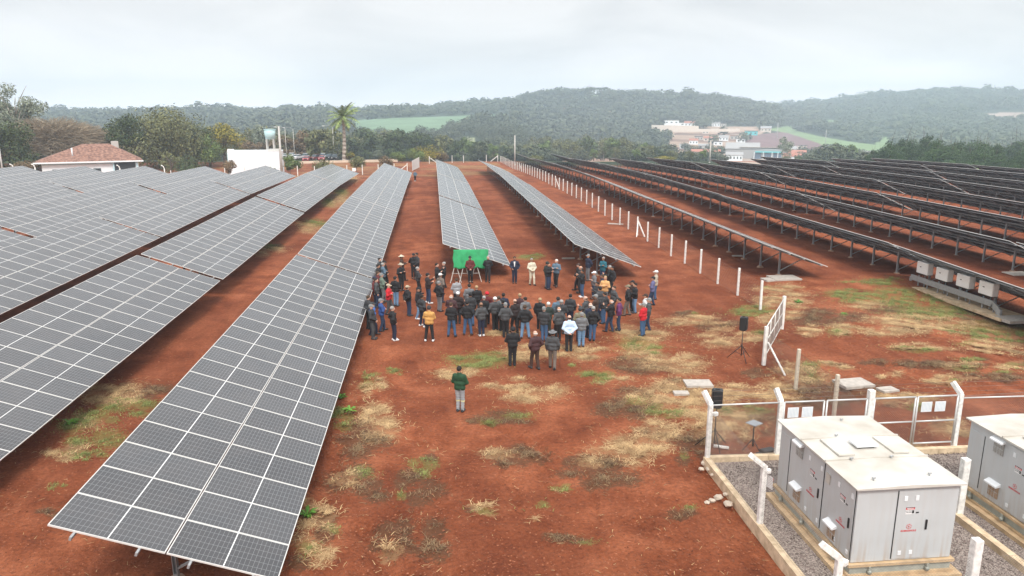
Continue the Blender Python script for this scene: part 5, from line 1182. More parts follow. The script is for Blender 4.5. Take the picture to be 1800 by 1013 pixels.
# big individual trees at the left; heights from the photo: z of the top on that sight line
def top_z(px, py, D): return gd(px, py, D).z
def big(px, base_px, top_py, D, R_, mt, nl, n, size, label, name='broadleaf_tree', base=.25, sz=.4, bark=None, seed=1, fill=.35, fl=1.0):
    P = at_ground(px, D); Ht = top_z(px, top_py, D) - P.z; r = np.random.default_rng(seed)
    L_ = lump(R_, Ht * .93, nl, r, base, sz); L_ = [(a, b, min(c, Ht - f * .9), d_, e_, f * fl) for a, b, c, d_, e_, f in L_]
    pr = make_tree(name, L_, n, size, mt, Ht * .45, Ht * .035 + .08, seed, 8, bark, fill, R_ / Ht * .6)
    return put_tree(name, pr, P, label, rz=0)
big(283, 283, 188, 200, 12.2, G_OL, 30, 13000, .27, 'large dense olive green tree standing right of the tiled roof', seed=11)
big(228, 235, 197, 196, 5.8, G_DK, 11, 4200, .24, 'dark upright tree at the left flank of the large olive tree', seed=12, base=.5)
big(345, 345, 212, 205, 6.6, G_DK, 13, 5000, .24, 'dark green tree between the large olive tree and the golden tree', seed=13)
big(396, 396, 204, 210, 5.4, G_YE, 14, 5600, .22, 'golden green tree behind the white block building', seed=14, base=.2)
big(370, 372, 230, 200, 4.6, G_MID, 8, 2400, .22, 'bright mid green tree at the foot of the golden tree', seed=15)
big(4, 8, 187, 185, 7.0, G_DK, 14, 6000, .25, 'tall dark green tree cut by the left edge', seed=16)
big(330, 330, 275, 178, 4.2, G_DK, 8, 2200, .18, 'low dark bushy tree under the large olive tree', seed=17, base=.2)
big(300, 300, 262, 186, 3.2, G_OL, 7, 1600, .18, 'small grey green tree in front of the large olive tree trunk', seed=18)
# eucalyptus: airy, several clumps on pale limbs
for px, top, D, R_, lb, sd_ in ((38, 151, 215, 7.5, 'tall airy eucalyptus with pale limbs at the upper left', 21), (5, 165, 220, 5, 'second airy eucalyptus behind the dark tree at the left edge', 22)):
    P = at_ground(px, D); Ht = top_z(px, top, D) - P.z; r = np.random.default_rng(sd_); L_ = []
    for i in range(22):
        a = r.uniform(0, 6.28); rr = R_ * math.sqrt(r.uniform(0, 1)); q = R_ * r.uniform(.17, .32); L_.append((rr * math.cos(a), rr * math.sin(a), Ht * r.uniform(.5, .97) * (1 - .2 * rr / R_), q, q, q * .9))
    put_tree('eucalyptus', make_tree('eucalyptus', L_, 7500, .24, G_EU, Ht * .6, .3, sd_, 10, BARKP, .5, .28), P, lb, rz=0)
# bare brown dome tree: fans of fine twigs
def bare_dome(px, top, D, R_, label, seed, n=21000):
    P = at_ground(px, D); Ht = top_z(px, top, D) - P.z; r = np.random.default_rng(seed); m = MB(); T = []
    th = Ht * .25; m.cyl((0, 0, -.4), (0, 0, th), .42, .34, 9)
    for k in range(26):
        a = k * 2.4; el = r.uniform(.12, 1.35); d = Vector((math.cos(a) * math.cos(el), math.sin(a) * math.cos(el), math.sin(el)))
        e = Vector((d.x * R_ * .62, d.y * R_ * .62, th + d.z * (Ht - th) * .62)); b = Vector((0, 0, th)); mid = b.lerp(e, .5) + Vector((0, 0, .4)); m.cyl(b, mid, .17, .11, 6); m.cyl(mid, e, .11, .05, 5); T.append(e); T.append(mid)
    T = np.array([list(t) for t in T]); k = r.integers(0, len(T), n); o = T[k]
    d = r.normal(size=(n, 3)); d[:, 2] = np.abs(d[:, 2]) * .8; d /= np.linalg.norm(d, axis=1)[:, None]; c = np.array([0, 0, th])
    tgt = c + d * np.array([R_, R_, Ht - th]) * r.uniform(.72, 1.0, n)[:, None] * (1 + .06 * np.sin(d[:, 0] * 9) * np.sin(d[:, 1] * 8 + 1))[:, None]
    dd = tgt - o; far = np.linalg.norm(dd, axis=1) > R_ * .55; dd[far] *= (R_ * .55 / np.linalg.norm(dd[far], axis=1))[:, None]; o2 = tgt - dd * r.uniform(.15, .5, n)[:, None]
    s = np.cross(dd, r.normal(size=(n, 3))); s /= np.linalg.norm(s, axis=1)[:, None]; s *= .042
    V = np.stack([o2 - s, o2 + s, tgt + s * .4, tgt - s * .4], 1).reshape(-1, 3)
    e = empty('bare_tree', P, 0, label, 'tree'); link('crown', np_mesh('crown', V, np.arange(4 * n).reshape(-1, 4), [G_BR]), e); link('trunk', m.mesh('trunk', BARK), e)
bare_dome(102, 203, 205, 14.5, 'wide dome-shaped leafless brown tree behind the tiled house', 31)
bare_dome(215, 222, 230, 6.5, 'smaller leafless brown tree between dome tree and olive tree', 32, 4000)
for px, py, D, R_, mt, lb in ((35, 280, 172, 2.4, G_RU, 'reddish brown clipped bush at the left by the curved-top posts'), (55, 281, 174, 1.8, G_RU, 'small russet bush touching the tiled house'),
    (510, 272, 160, 2.3, G_MID, 'small umbrella-shaped green tree beside the power pole'), (507, 284, 160, 1.0, G_MID, 'little green bush under the umbrella-shaped tree'), (568, 280, 156, 2.3, G_OL, 'loose grey green shrub behind the boundary fence'), (626, 279, 158, 2.4, G_OL, 'brownish shrub behind the white meter box'),
    (615, 260, 215, 1.6, G_YE, 'small bright yellow green tree right of the palm'), (477, 294, 158, .9, G_MID, 'low green hedge by the corner of the white block building'), (700, 266, 200, 2.6, G_MID, 'round green bush behind the fence left of the white gate'), (728, 264, 205, 2.6, G_MID, 'dark round bush directly behind the white gate'),
    (752, 259, 212, 4.4, G_YE, 'rounded yellow green tree right of the white gate'), (775, 268, 215, 3.0, G_RU, 'brown rounded bush right of the yellow green tree'), (678, 275, 172, 2.2, G_RU, 'brown thicket behind the boundary fence'), (1168, 276, 260, 3.6, G_YE, 'small rounded yellow green tree behind the dark panel rows'),
    (945, 275, 245, 3.0, G_OL, 'olive bush behind the pole by the post fence'), (403, 281, 168, 1.6, G_RU, 'low brown bush beside the white block building')):
    P = at_ground(px, D); Ht = max(1.2, top_z(px, py, D) - P.z); r = np.random.default_rng(int(px)); L_ = [(a, b, min(c, Ht), d_, e_, min(f, Ht * .45)) for a, b, c, d_, e_, f in lump(R_, Ht, 7, r, .35, .5)]
    put_tree('bush' if 'bush' in lb or 'shrub' in lb or 'hedge' in lb or 'thicket' in lb else 'small_tree', make_tree('b', L_, int(900 + 260 * R_), .16, mt, Ht * .5, .07, int(px), 4), P, lb, 'bush' if 'tree' not in lb.split(' right of')[0] else 'tree', rz=0)
# palm
P = at_ground(606, 215); Ht = top_z(600, 207, 215) - P.z
pl = empty('palm_tree', P, 0, 'tall palm with pale trunk and drooping feathery fronds', 'palm'); m = MB(); pts = [Vector((.35 * math.sin(t * 2.2) - .1, 0, Ht * t)) for t in np.linspace(-.02, 1, 12)]
for a, b, i in zip(pts[:-1], pts[1:], range(11)): m.cyl(a, b, .62 - .026 * i, .62 - .026 * (i + 1), 10)
m.build('trunk', BARKP, pl); V = []; F = []; top = pts[-1]; r = np.random.default_rng(5)
for k in range(30):
    a = k * 2.4; el = r.uniform(-.5, 1.3); ln = r.uniform(4.6, 6.0); hd = Vector((math.cos(a), math.sin(a), 0)); cur = top.copy(); dr = hd * math.cos(el) + Vector((0, 0, math.sin(el))); n_ = 12
    for i in range(n_):
        nx = cur + dr * ln / n_; sd_ = hd.cross(Vector((0, 0, 1))); wv = 1.05 * math.sin(math.pi * (i + .8) / (n_ + 1))
        for sg in (-1, 1):
            for j in range(2):
                c0 = cur.lerp(nx, j * .5); c1 = cur.lerp(nx, j * .5 + .6); tip = c0 + sd_ * sg * wv + dr * .35 + Vector((0, 0, -wv * r.uniform(.25, .7))); b = len(V); V += [tuple(c0), tuple(c1), tuple(tip)]; F.append([b, b + 1, b + 2])
        dr = (dr + Vector((0, 0, -.10))).normalized(); cur = nx
link('crown', np_mesh('crown', V, F, [leafmat('palm_leaf', (.07, .13, .03), (.34, .42, .14), .5, 1.2)]), pl)
# woods in the middle distance: every tree in sight a tree of its own
def proto(R_, H_, mt, seed, n=1300, size=.42, nl=12, base=.2, bark=None):
    r = np.random.default_rng(seed); return make_tree('t', lump(R_, H_ * .9, nl, r, base, .42), n, size, mt, H_ * .45, .22, seed, 5, bark)
PRO = {'ol': [proto(4.2, 11, G_OL, 41), proto(4.8, 12, G_OL, 42)], 'dk': [proto(4.4, 11, G_DK, 43), proto(4.0, 12.5, G_MID, 44)], 'eu': [proto(3.4, 14, G_EU, 45, 900, .36, 14, .3, BARKP), proto(3.8, 13, G_OL, 46, 900, .36, 13, .3, BARKP)], 'ru': [proto(4.5, 10.5, G_RU, 47)]}
def pine(seed, H_=13, R_=5.6):
    r = np.random.default_rng(seed); L_ = []
    for i in range(15):
        t = i / 14; z = H_ * (.18 + .78 * t); q = R_ * (1 - t ** 1.6) ** .8 * .75 + .5
        for k in range(3): a = r.uniform(0, 6.28); L_.append((math.cos(a) * q * .9, math.sin(a) * q * .9, z, q * .85, q * .85, 1.1))
    return make_tree('pine', L_, 3400, .36, G_PI, H_ * .9, .2, seed, 2, BARK, .3, .15)
PRO['pi'] = [pine(51), pine(52, 14.0, 4.8), pine(53, 13, 6.0)]
def ORD(n):
    u = ['', 'first', 'second', 'third', 'fourth', 'fifth', 'sixth', 'seventh', 'eighth', 'ninth', 'tenth', 'eleventh', 'twelfth', 'thirteenth', 'fourteenth', 'fifteenth', 'sixteenth', 'seventeenth', 'eighteenth', 'nineteenth']
    return u[n] if n < 20 else {2: 'twentieth', 3: 'thirtieth'}[n // 10] if n % 10 == 0 else {2: 'twenty-', 3: 'thirty-'}[n // 10] + u[n % 10]
def wood(kinds, x0, x1, D0, D1, n, tops, label, name, cat='tree', group=None, hs=12.0):
    for i in range(n):
        px = x0 + (x1 - x0) * (i + random.uniform(.1, .9)) / n; D = random.uniform(D0, D1); P = at_ground(px, D)
        tp = np.interp(px, [t[0] for t in tops], [t[1] for t in tops]) + (random.uniform(-5, 24) if 'pi' in kinds else random.uniform(-4, 11)); Ht = max(5, top_z(px, tp, D) - P.z)
        pr = random.choice(PRO[random.choice(kinds)]); zt = max(v.co.z for v in pr[0].vertices) if pr[0].name not in ZT else ZT[pr[0].name]; ZT[pr[0].name] = zt
        put_tree(name, pr, P, f'{label}, {ORD(i + 1)} from the left', cat, group, Ht / zt)
ZT = {}
wood(['ol', 'eu'], 405, 590, 265, 330, 16, [(405, 225), (440, 222), (478, 208), (500, 232), (545, 222), (585, 225)], 'olive tree of the wood behind the parked cars', 'woodland_tree', group='trees of the wood behind the car park')
wood(['ru', 'ol'], 425, 600, 232, 255, 8, [(425, 240), (520, 232), (560, 225), (600, 240)], 'low brownish tree close behind the parked cars', 'woodland_tree', group='front trees of the wood behind the car park')
wood(['dk', 'ol', 'dk'], 610, 900, 290, 400, 34, [(610, 235), (640, 218), (660, 240), (690, 225), (760, 238), (860, 248), (900, 262)], 'dark tree of the belt below the green field', 'woodland_tree', group='tree belt below the green field')
wood(['dk', 'ol', 'eu'], 880, 1170, 330, 470, 36, [(880, 245), (950, 242), (1060, 238), (1120, 246), (1180, 260)], 'tree of the belt behind the dark panel rows', 'woodland_tree', group='tree belt behind the dark panel rows')
wood(['ol', 'dk'], 1040, 1240, 300, 380, 16, [(1040, 268), (1080, 258), (1150, 262), (1240, 282)], 'lower tree in front of the dug hillside', 'woodland_tree', group='lower trees in front of the dug hillside')
wood(['dk', 'ol', 'eu'], 1370, 1535, 380, 480, 15, [(1370, 278), (1400, 278), (1440, 266), (1462, 250), (1495, 250), (1535, 280)], 'tree between the workshop and the pines', 'woodland_tree', group='trees between the workshop and the pines')
wood(['pi'], 1530, 1760, 235, 320, 30, [(1530, 276), (1560, 248), (1600, 237), (1680, 238), (1710, 244), (1760, 252)], 'dark green pine of the plantation on the right', 'pine_tree', 'pine', 'pines of the plantation on the right')
wood(['pi'], 1735, 1830, 300, 340, 9, [(1735, 252), (1770, 242), (1830, 242)], 'tall pine at the right edge behind the others', 'pine_tree', 'pine', 'tall pines at the right edge')
wood(['pi', 'dk'], 1775, 1840, 215, 235, 4, [(1775, 285), (1840, 275)], 'green tree just beyond the panels by the right edge', 'pine_tree', 'pine', 'nearest trees at the right edge')
P = at_ground(1378, 420); put_tree('eucalyptus', PRO['eu'][0], P, 'tall thin tree rising in front of the purple field', s=(top_z(1378, 228, 420) - P.z) / 13.5)
# umbrella-shaped araucarias on the skyline
for px, tp, lb in ((1034, 153, 'flat-topped tree, left one of the pair on the bare hill crest'), (1054, 152, 'flat-topped tree, right one of the pair on the bare hill crest')):
    D = 1240; P = at_ground(px, D); Ht = top_z(px, tp, D) - P.z; r = np.random.default_rng(px); L_ = [(r.uniform(-7, 7), r.uniform(-6, 6), Ht * .88 + r.uniform(-1.5, .5), 4, 4, 1.4) for _ in range(7)]
    put_tree('umbrella_tree', make_tree('u', L_, 700, .9, G_DK, Ht * .8, .5, px, 5, None, .4, .25), P, lb, rz=0)
# far woods on the hills: one mass
def forest():
    protos = []; fine_ = []
    for sd_ in range(8):
        r = np.random.default_rng(200 + sd_); L_ = lump(1.0, 1.5, 5, r, .3, .62); protos.append(leaf_cloud(L_, 130, .23, r, .05, .25)[0]); fine_.append(leaf_cloud(L_, 430, .115, r, .05, .3)[0])
    rr = np.random.default_rng(77); Ps = []
    D = 330.0
    while D < 2150:
        step = max(9.0, D * .022); lat = max(7.5, D * .0084); npx = int(2300 / (lat / D * FPX)); px = np.linspace(-250, 2050, npx) + rr.uniform(-.5, .5, npx) * (lat / D * FPX); Dd = D + rr.uniform(-.5, .5, npx) * step
        a = np.arctan((px - CXP) / FPX * _cp) + HEAD; X = Dd * np.sin(a); Y = Dd * np.cos(a); Ps.append(np.stack([X, Y, Dd, px], 1)); D += step
    Ps = np.vstack(Ps); Z = ground_z(Ps[:, 0], Ps[:, 1]); P3 = np.stack([Ps[:, 0], Ps[:, 1], Z], 1); qx, qy, den = project(P3)
    keep = np.ones(len(Ps), bool)
    for poly, c in FIELDS: keep &= ~inpoly(qx, qy, poly) | ((rr.uniform(size=len(Ps)) < .16) & (poly[0][0] in (1150, 1275, 1000, 1180))); keep &= ~inpoly(qx, qy + 5 , poly) | (rr.uniform(size=len(Ps)) < .25)
    keep &= ~((Ps[:, 2] > 1600) & (qx < 1380)); keep &= ~((qx > 1560) & (Ps[:, 2] < 420)); keep &= ~((qx > 1160) & (qx < 1560) & (Ps[:, 2] < 560)) | (rr.uniform(size=len(Ps)) < .18)
    Ps = Ps[keep]; Z = Z[keep]; n = len(Ps); print('forest trees', n)
    near_ = Ps[:, 2] < 720
    Vs = []; s = np.where(near_, rr.uniform(3.6, 6.8, n), rr.uniform(3.6, 9.5, n)) * np.where(Ps[:, 2] > 900, 1.25, 1.0) * (1 + .35 * (rr.uniform(size=n) > .95)); s *= np.clip(.8 + Ps[:, 2] / 4000, .8, 1.3); k = rr.integers(0, 8, n); t = rr.uniform(0, 6.28, n); hs = s * rr.uniform(.45, .95, n) * np.where(Ps[:, 2] > 900, .85, 1)
    for i, m_, V in [(i, (k == i) & near_, fine_[i]) for i in range(8)] + [(i, (k == i) & ~near_, protos[i]) for i in range(8)]:
        c, s_ = np.cos(t[m_])[:, None], np.sin(t[m_])[:, None]
        X = (V[None, :, 0] * c - V[None, :, 1] * s_) * s[m_][:, None]; Y = (V[None, :, 0] * s_ + V[None, :, 1] * c) * s[m_][:, None]; Zz = V[None, :, 2] * hs[m_][:, None]
        Vs.append(np.stack([X + Ps[m_, 0][:, None], Y + Ps[m_, 1][:, None], Zz + Z[m_][:, None]], -1).reshape(-1, 3))
    V = np.vstack(Vs); mtf = leafmat('far_leaves', (.012, .026, .018), (.105, .12, .065), .7, .11)
    tag(link('forest', np_mesh('forest', V, np.arange(len(V)).reshape(-1, 4), [mtf])), kind='stuff')
forest()

# ------------------------------------------------------------------ buildings
TILE = mat('clay_tiles', (.15, .065, .045), .85, 0, .35, 2.2, .5, detail=10, col2=(.27, .15, .11)); WALLW = mat('white_wall', (.84, .89, .92), .85, 0, .04, .8); WALLB = mat('pale_blue_wall', (.52, .74, .80), .85, 0, .05, .6); DARKW = mat('dark_opening', (.03, .035, .04), .4, 0, .2)
GLZ = mat('window_glass', (.05, .07, .08), .15, 0, .2); TEALP = mat('teal_paint', (.10, .55, .58), .6, 0, .05); CEM = mat('cement_render', (.50, .48, .45), .9, 0, .12, .6)
# tiled house
a = gd(62, 287, 166); b = gd(298, 287, 166); zb = gz(a.x, a.y) - 1
ang = math.atan2(b.y - a.y, b.x - a.x); hs = empty('tiled_house', (a.x, a.y, 0), ang, 'low house with hipped clay tile roof and pale walls behind the left panels', 'house')
W_ = (b - a).length; W_ = 17.6; ez = a.z
m = MB(); m.box((W_ / 2 + .3, 6.2, (ez + zb) / 2 - .1), (W_ - 1.2, 11.6, ez - zb)); wl = m.build('wall', WALLW, hs)
m = MB(); m.box((W_ / 2 + .2, .38, ez - .35), (W_ - 1.6, .1, .3)); m.build('blue_band', WALLB, hs)
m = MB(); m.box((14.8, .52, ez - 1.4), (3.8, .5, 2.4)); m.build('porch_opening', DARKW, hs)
for x in (12.9, 17.0): m = MB(); m.box((x, .22, ez - 1.4), (.22, .22, 2.8)); m.build('porch_post', WALLB, hs)
for x in (3.2, 6.6, 10): m = MB(); m.box((x, .38, ez - 1.8), (1.3, .1, 1.0)); m.build('window', GLZ, hs)
rz_ = gd(160, 253, 172).z
E_ = [(-.3, -.2, ez), (W_ + .6, -.2, ez), (W_ + .6, 12.6, ez), (-.3, 12.6, ez)]; r0, r1 = (7.9, 6.2, rz_), (12.6, 6.2, rz_)
m = MB(); m.poly([E_[0], E_[1], r1, r0]); m.poly([E_[2], E_[3], r0, r1]); m.poly([E_[1], E_[2], r1]); m.poly([E_[3], E_[0], r0]); m.poly([E_[3], E_[2], E_[1], E_[0]])
bmesh.ops.remove_doubles(m.b, verts=m.b.verts, dist=.001); rf = m.build('roof', TILE, hs)
m = MB(); m.box((W_ / 2 + .1, -.26, ez - .06), (W_ + 1.0, .12, .26)); m.build('fascia', WALLW, hs)
m = MB(); m.box((13.6, 6.5, rz_ - .5), (1.3, 1.3, 1.9)); m.build('chimney', CEM, rf); m = MB(); m.cyl((6.1, 2.0, ez + .8), (6.1, 2.0, ez + 2.6), .12, n=8); m.build('vent_pipe', WALLW, rf)
# white block building with water tank
a = gd(402, 296, 178); b = gd(492, 296, 176); zb = gz(a.x, a.y) - .6; zt = gd(402, 267, 178).z; ang = math.atan2(b.y - a.y, b.x - a.x); W_ = (b - a).length
bl = empty('block_building', (a.x, a.y, 0), ang, 'windowless white block building with pale blue side wall', 'building')
m = MB(); m.box((W_ / 2, 3.2, (zb + zt) / 2), (W_, 6.4, zt - zb)); m.build('wall', WALLW, bl); m = MB(); m.box((-.06, 3.2, (zb + zt) / 2), (.1, 6.2, zt - zb - .2)); m.build('side_wall', WALLB, bl)
m = MB(); m.box((W_ / 2, .05, zt + .04), (W_ + .1, .22, .12)); m.box((W_ / 2, 6.35, zt + .04), (W_ + .1, .22, .12)); m.box((.7, .3, zt + .3), (1.4, .5, .55)); m.build('parapet', WALLW, bl)
m = MB(); m.box((W_ - 1.2, 2.0, zt + .2), (2.6, 2.2, .6)); m.build('tank_plinth', CEM, bl)
p = gd(475, 245, 178.5); tk = empty('water_tower', (p.x, p.y, 0), 0, 'pale turquoise water tank on concrete legs above the white block building', 'water tank')
z1, z2 = gd(475, 245, 178.5).z, gd(475, 228, 178.5).z
m = MB(); m.cyl((0, 0, z1), (0, 0, z2), 1.0, 1.28, 24); m.cyl((0, 0, z2), (0, 0, z2 + .12), 1.36, 1.3, 24); m.build('tank', mat('tank_blue', (.50, .72, .74), .5, 0, .05), tk)
for i in range(4): m = MB(); x, y = (-.75 if i % 2 else .75), (-.6 if i // 2 else .6); m.box((x, y, (z1 + zt) / 2 + .2), (.24, .24, z1 - zt - .3)); m.build('leg', CEM, tk)
m = MB(); p = gd(622, 290, 152); m.box((p.x, p.y, gz(p.x, p.y) + .9), (.7, .4, .6)); m.box((p.x, p.y, gz(p.x, p.y) + .3), (.15, .15, .9)); tag(m.build('meter_box', WHT), 'small white box on a post behind the boundary fence', 'box')
# parking strip: pale low wall
a = at_ground(490, 205); b = at_ground(700, 212)
m = MB(); a.z = gz(a.x, a.y) + .05; b.z = gz(b.x, b.y) + .05; m.bar(a, b, .3, 1.3); tag(m.build('low_wall', mat('sandy_wall', (.66, .54, .42), .9, 0, .08, .5)), 'long low sandy wall in front of the parked cars', 'wall')
# poles
def pole(px, base_py, top_py, D, r, label, arm=None, name='power_pole'):
    P = at_ground(px, D); zt_ = gd(px, top_py, D).z - P.z; e = empty(name, P, 0, label, 'pole'); m = MB(); m.cyl((0, 0, -.3), (0, 0, zt_), r, r * .65, 10); m.build('shaft', CEM, e)
    if arm == 'lamp':
        m = MB(); m.cyl((0, 0, zt_), (-1.2, 0, zt_ + .5), .06, n=6); m.cyl((-1.2, 0, zt_ + .5), (-2.6, 0, zt_ + .45), .06, n=6); m.build('arm', STEEL, e); m = MB(); m.box((-2.8, 0, zt_ + .42), (.8, .3, .14), bev=.04); m.build('lamp_head', WHT, e)
    elif arm: m = MB(); m.box((0, 0, zt_ - .4), (1.5, .12, .12)); m.cyl((-.5, 0, zt_ - .4), (-.5, 0, zt_ - .1), .06, n=6); m.cyl((.5, 0, zt_ - .4), (.5, 0, zt_ - .1), .06, n=6); m.build('crossarm', STEEL, e)
    return e
pole(494.5, 303, 222, 150, .26, 'pale concrete pole with bracket beside the white block building')
pole(905, 289, 238, 188, .20, 'slim white pole rising at the far end of the post fence')
pole(1247, 292, 247, 200, .24, 'white concrete pole behind the dark panel rows before the hillside')
pole(3, 292, 252, 165, .16, 'thin leaning wooden pole at the far left edge')
pole(505, 280, 226, 235, .10, 'street lamp pole behind the white block building', 'lamp', 'street_lamp'); pole(519, 280, 227, 240, .10, 'second street lamp pole right of the first behind the pole', 'lamp', 'street_lamp'); pole(588, 275, 224, 245, .10, 'street lamp pole left of the palm', 'lamp', 'street_lamp')
pole(1447, 247, 228, 850, .4, 'small white pole on the green slope', None, 'power_pole'); pole(1362, 232, 216, 900, .4, 'tiny pole on the ridge above the purple field', None, 'power_pole')
# cars
def car(px, py, D, face, col, label, kind='pickup', s=1.0):
    P = at_ground(px, D); P.z = gd(px, py, D).z; e = empty('parked_car', P, face, label, 'pickup truck' if kind == 'pickup' else 'car', 'vehicles parked in the yard beyond the rows'); e.scale = (s, s, s)
    pm = mat('paint_' + col, {'white': (.78, .78, .78), 'red': (.42, .02, .03), 'black': (.03, .03, .035), 'silver': (.45, .46, .47), 'darkred': (.20, .03, .03)}[col], .3, .1, .03)
    hh = 1.75 if kind == 'pickup' else 1.45
    body = [(-.9, -2.4, .35), (-.9, -2.4, .95), (-.9, -1.3, 1.08), (-.9, 2.3, 1.08), (-.9, 2.4, .4)]
    m = MB(); m.prism(body, (0, 0, 0), (1.8, 0, 0)); bmesh.ops.bevel(m.b, geom=list(m.b.edges), offset=.09, segments=2, affect='EDGES'); m.build('body', pm, e)
    m = MB(); m.prism([(-.78, -1.35, 1.04), (-.72, -.75, hh), (-.72, .7 if kind == 'pickup' else 1.5, hh), (-.78, 1.0 if kind == 'pickup' else 2.2, 1.04)], (0, 0, 0), (1.5, 0, 0)); bmesh.ops.bevel(m.b, geom=list(m.b.edges), offset=.07, segments=2, affect='EDGES'); m.build('windows', GLZ, e)
    m = MB(); m.box((0, .1 if kind == 'pickup' else .4, hh + .005), (1.3, 1.2 if kind == 'pickup' else 1.9, .06), bev=.02); m.build('roof', pm, e)
    for x in (-.84, .84):
        for y in (-1.5, 1.5): m = MB(); m.cyl((x - .1, y, .36), (x + .1, y, .36), .36, n=14); w_ = m.build('wheel', BLACK, e); m = MB(); m.cyl((x * 1.1 - .02, y, .36), (x * 1.1 + .02, y, .36), .2, n=10); m.build('rim', STEEL, w_)
    for x in (-.62, .62): m = MB(); m.box((x, -2.41, .82), (.32, .06, .18), bev=.02); m.build('headlight', SIGNW, e)
    m = MB(); m.box((0, -2.42, .68), (.8, .05, .26)); m.build('grille', BLACK, e)
for px, py, D, f, col, k, lb in ((514, 278, 232, .1, 'white', 'car', 'white car, farther one behind the umbrella-shaped tree'), (523, 281, 226, -.3, 'white', 'car', 'white car, nearer one beside the umbrella-shaped tree'), (500, 279, 230, .2, 'silver', 'car', 'silver car peeping out behind the concrete pole'),
    (538, 280, 236, 0, 'white', 'pickup', 'white pickup parked behind the red car'), (539, 284, 224, .05, 'red', 'car', 'bright red car in front of the white pickup'), (557, 282, 228, -.5, 'darkred', 'pickup', 'dark red pickup right of the bright red car'), (569, 280, 236, 0, 'white', 'pickup', 'white pickup behind the dark vehicles'),
    (566, 283, 226, .1, 'red', 'car', 'red car between the dark red pickup and the black ones'), (581, 281, 232, -.3, 'black', 'pickup', 'black pickup second from the right end'), (589, 282, 226, .05, 'black', 'pickup', 'black pickup at the right end beside the palm')):
    car(px, py, D, f, col, lb, k)
# hillside houses
def house(px, py, D, W_, Dp, H_, wall, label, roof=None, rmat=None, rot=0.0, win=3, storeys=1, name='hillside_house', cat='house'):
    D0 = D; Dh = 330.0
    while Dh < 1500:
        P = gd(px, py, Dh)
        if gz(P.x, P.y) >= P.z: break
        Dh += 6
    k_ = Dh / D0; W_ *= k_; Dp *= k_; H_ *= k_
    P = gd(px, py, Dh); zg = min(gz(P.x, P.y), P.z) - 1.5; e = empty(name, (P.x, P.y, P.z), -math.atan2(P.x, P.y) + rot, label, cat); zb = zg - P.z
    m = MB(); m.box((0, Dp / 2, (H_ + zb) / 2), (W_, Dp, H_ - zb)); m.build('wall', wall, e)
    m = MB()
    if roof == 'gable': m.prism([(-W_ / 2 - .4, -.5, H_), (-W_ / 2 - .4, Dp / 2, H_ + Dp * .22), (-W_ / 2 - .4, Dp + .5, H_)], (0, 0, 0), (W_ + .8, 0, 0))
    elif roof == 'mono': m.prism([(-W_ / 2 - .4, -.5, H_ + .9), (-W_ / 2 - .4, Dp + .5, H_ + .1), (-W_ / 2 - .4, Dp + .5, H_), (-W_ / 2 - .4, -.5, H_ + .7)], (0, 0, 0), (W_ + .8, 0, 0))
    else: m.box((0, Dp / 2, H_ + .15), (W_ + .3, Dp + .3, .3))
    m.build('roof', rmat or CEM, e)
    for s_ in range(storeys):
        for i in range(win):
            x = -W_ / 2 + W_ * (i + .5) / win; m = MB(); m.box((x, -.03, H_ * (s_ + .55) / storeys), (W_ / win * .38, .12, min(1.4, H_ / storeys * .4))); m.build('window', GLZ, e)
    return e
WC = mat('far_cream', (.70, .62, .54), .9, 0, .05, .3); RT = mat('far_red_roof', (.42, .18, .13), .9, 0, .1, .3); FC = mat('fibre_cement_roof', (.36, .36, .36), .9, 0, .06, .2)
house(1180, 226, 870, 16, 12, 8.5, WALLW, 'white three-storey house on the dug hillside, its tallest block', win=3, storeys=2); house(1194, 226, 872, 13, 10, 5.8, WALLW, 'lower white wing right of the tall white house', win=2, storeys=2)
house(1212, 223, 890, 12, 10, 4.0, WALLW, 'small white house with pinkish roof right of the white wing', 'gable', RT); house(1258, 223, 900, 9, 9, 3.5, WALLW, 'small white house alone right of the dug hillside top', 'gable', FC); house(1270, 223, 905, 8, 8, 3.2, CEM, 'grey hut next to the small white house', 'mono', FC)
m = MB(); a, b = gd(1145, 223, 860), gd(1228, 225, 862); m.bar(a, b, .8, 4); tag(m.build('retaining_wall', WC), 'long pale retaining wall under the white houses', 'wall')
m = MB(); a, b = gd(1160, 230, 820), gd(1300, 229, 850); m.bar(a, b, .8, 3); tag(m.build('retaining_wall', WC), 'second long pale wall lower on the dug hillside', 'wall')
house(1320, 238, 760, 12, 8, 3.6, TEALP, 'turquoise hut above the purple field', 'mono', FC); house(1346, 232, 790, 10, 9, 3.5, WC, 'cream hut right of the turquoise hut', 'gable', FC)
house(1228, 247, 700, 7, 7, 3.2, CEM, 'tiny grey hut below the dug hillside', 'mono', FC); house(1219, 255, 640, 7, 7, 3.6, WALLW, 'bright white cottage below the dug hillside', 'gable', RT); house(1248, 249, 690, 11, 7, 3.0, WC, 'cream long house right of the white cottage', 'gable', RT); house(1272, 248, 700, 8, 7, 3.4, WALLW, 'white cottage left of the turquoise hut slope', 'gable', FC)
house(1240, 276, 500, 18, 7, 3.2, WC, 'pale low shed with reddish roof just right of the concrete pole', 'gable', RT, win=5)
house(1290, 284, 440, 9, 7, 3.6, WALLW, 'white cottage with many windows in front of the grey shed', 'gable', FC, win=5); house(1300, 289, 430, 26, 1, 1.3, WC, 'long pale yard wall in front of the workshop', None, RT, win=0, name='yard_wall', cat='wall')
ws = house(1340, 280, 470, 26, 16, 6.2, FC, 'long grey workshop with turquoise canopy over dark doors', 'mono', WC, win=0, name='workshop', cat='workshop')
m = MB(); m.box((3.5, -.6, 4.9), (17, 1.3, .7)); m.build('canopy', TEALP, ws)
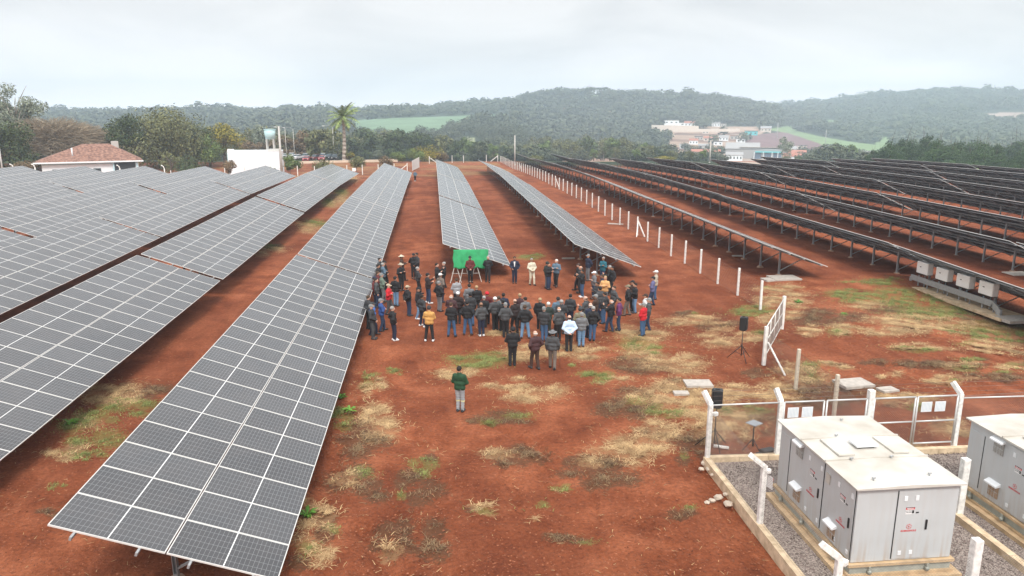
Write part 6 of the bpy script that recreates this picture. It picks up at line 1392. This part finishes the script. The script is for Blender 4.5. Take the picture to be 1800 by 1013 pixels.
for x in (-3, 3.4, 8.2, 11): m = MB(); m.box((x, -.1, 2.2), (4 if x < 8 else 2.2, .2, 4.0)); m.build('door', mat('dark_door', (.10, .15, .22), .6, 0, .1), ws)
for x in (-5.6, .4, 6.1, 9.9): m = MB(); m.box((x, -1.1, 2.4), (.4, .4, 4.8)); m.build('pillar', WALLW, ws)
sh2 = house(1304, 279, 485, 20, 16, 6.0, FC, 'grey vaulted shed left of the workshop', 'gable', FC, win=0, name='shed', cat='shed')
for i, (px, py, D) in enumerate(((985, 197, 1050), (1005, 192, 1080), (1046, 200, 1020), (1000, 176, 1180), (960, 190, 1090), (1065, 203, 1000))): house(px, py, D, 11, 8, 3.6, [WC, WALLW, WALLW, RT, WALLW, WC][i], ['house with red walls low in the trees of the left hillside', 'white house with red roof amid the hillside trees', 'small white house at the right of the hillside hamlet', 'orange-red house high under the crest', 'pale house leftmost of the hillside hamlet', 'cream house among trees right of the hamlet'][i], 'gable', [RT, RT, FC, RT, FC, RT][i], win=2)
for i, (px, py, wd_) in enumerate(((1202, 262, 7), (1186, 268, 6), (1236, 262, 8), (1262, 256, 7), (1284, 262, 6), (1302, 251, 7), (1240, 236, 5), (1290, 246, 6), (1228, 271, 7), (1410, 263, 7))):
    house(px, py, 640, wd_, 6, 2.8, [WALLW, WC, CEM, WALLW, WC][i % 5], 'small ' + ['white', 'cream', 'grey', 'white', 'cream'][i % 5] + ' hillside house, ' + ['left of the white cottage', 'lowest on the left of the slope', 'under the long cream house', 'above the low red-roofed shed', 'behind the vaulted shed roof', 'under the turquoise hut', 'high on the terraces', 'mid slope by the turquoise hut', 'just above the concrete pole foot', 'right edge of the purple field'][i], ['gable', 'mono'][i % 2], [FC, RT, FC][i % 3], win=2)
for i, (px, py, D) in enumerate(((1385, 272, 455), (1400, 280, 430), (1512, 282, 420), (1392, 286, 425))): house(px, py, D, 9, 7, 3.2, [WALLW, WC, WC, WALLW][i], ['white cottage half hidden by the thin tall tree', 'cream cottage among bushes right of the workshop', 'pale cottage by the edge of the pines', 'low white cottage below the workshop trees'][i], 'gable', [FC, RT, FC, RT][i], win=2)

# ------------------------------------------------------------------ haze
def haze(density=.00054):
    bm = bmesh.new(); bmesh.ops.create_cube(bm, size=1, matrix=Matrix.Translation((100, 1060, 14)) @ Matrix.Diagonal((4000, 2320, 184, 1))); me = bpy.data.meshes.new('haze'); bm.to_mesh(me); bm.free()
    hm = bpy.data.materials.new('haze_air'); hm.use_nodes = True; n = hm.node_tree; n.nodes.clear(); o = n.nodes.new('ShaderNodeOutputMaterial'); v = n.nodes.new('ShaderNodeVolumePrincipled')
    v.inputs['Color'].default_value = (.72, .87, 1.0, 1); v.inputs['Density'].default_value = density; v.inputs['Anisotropy'].default_value = .2; n.links.new(v.outputs[0], o.inputs['Volume'])
    me.materials.append(hm); ob = link('haze', me); tag(ob, kind='stuff')
haze()
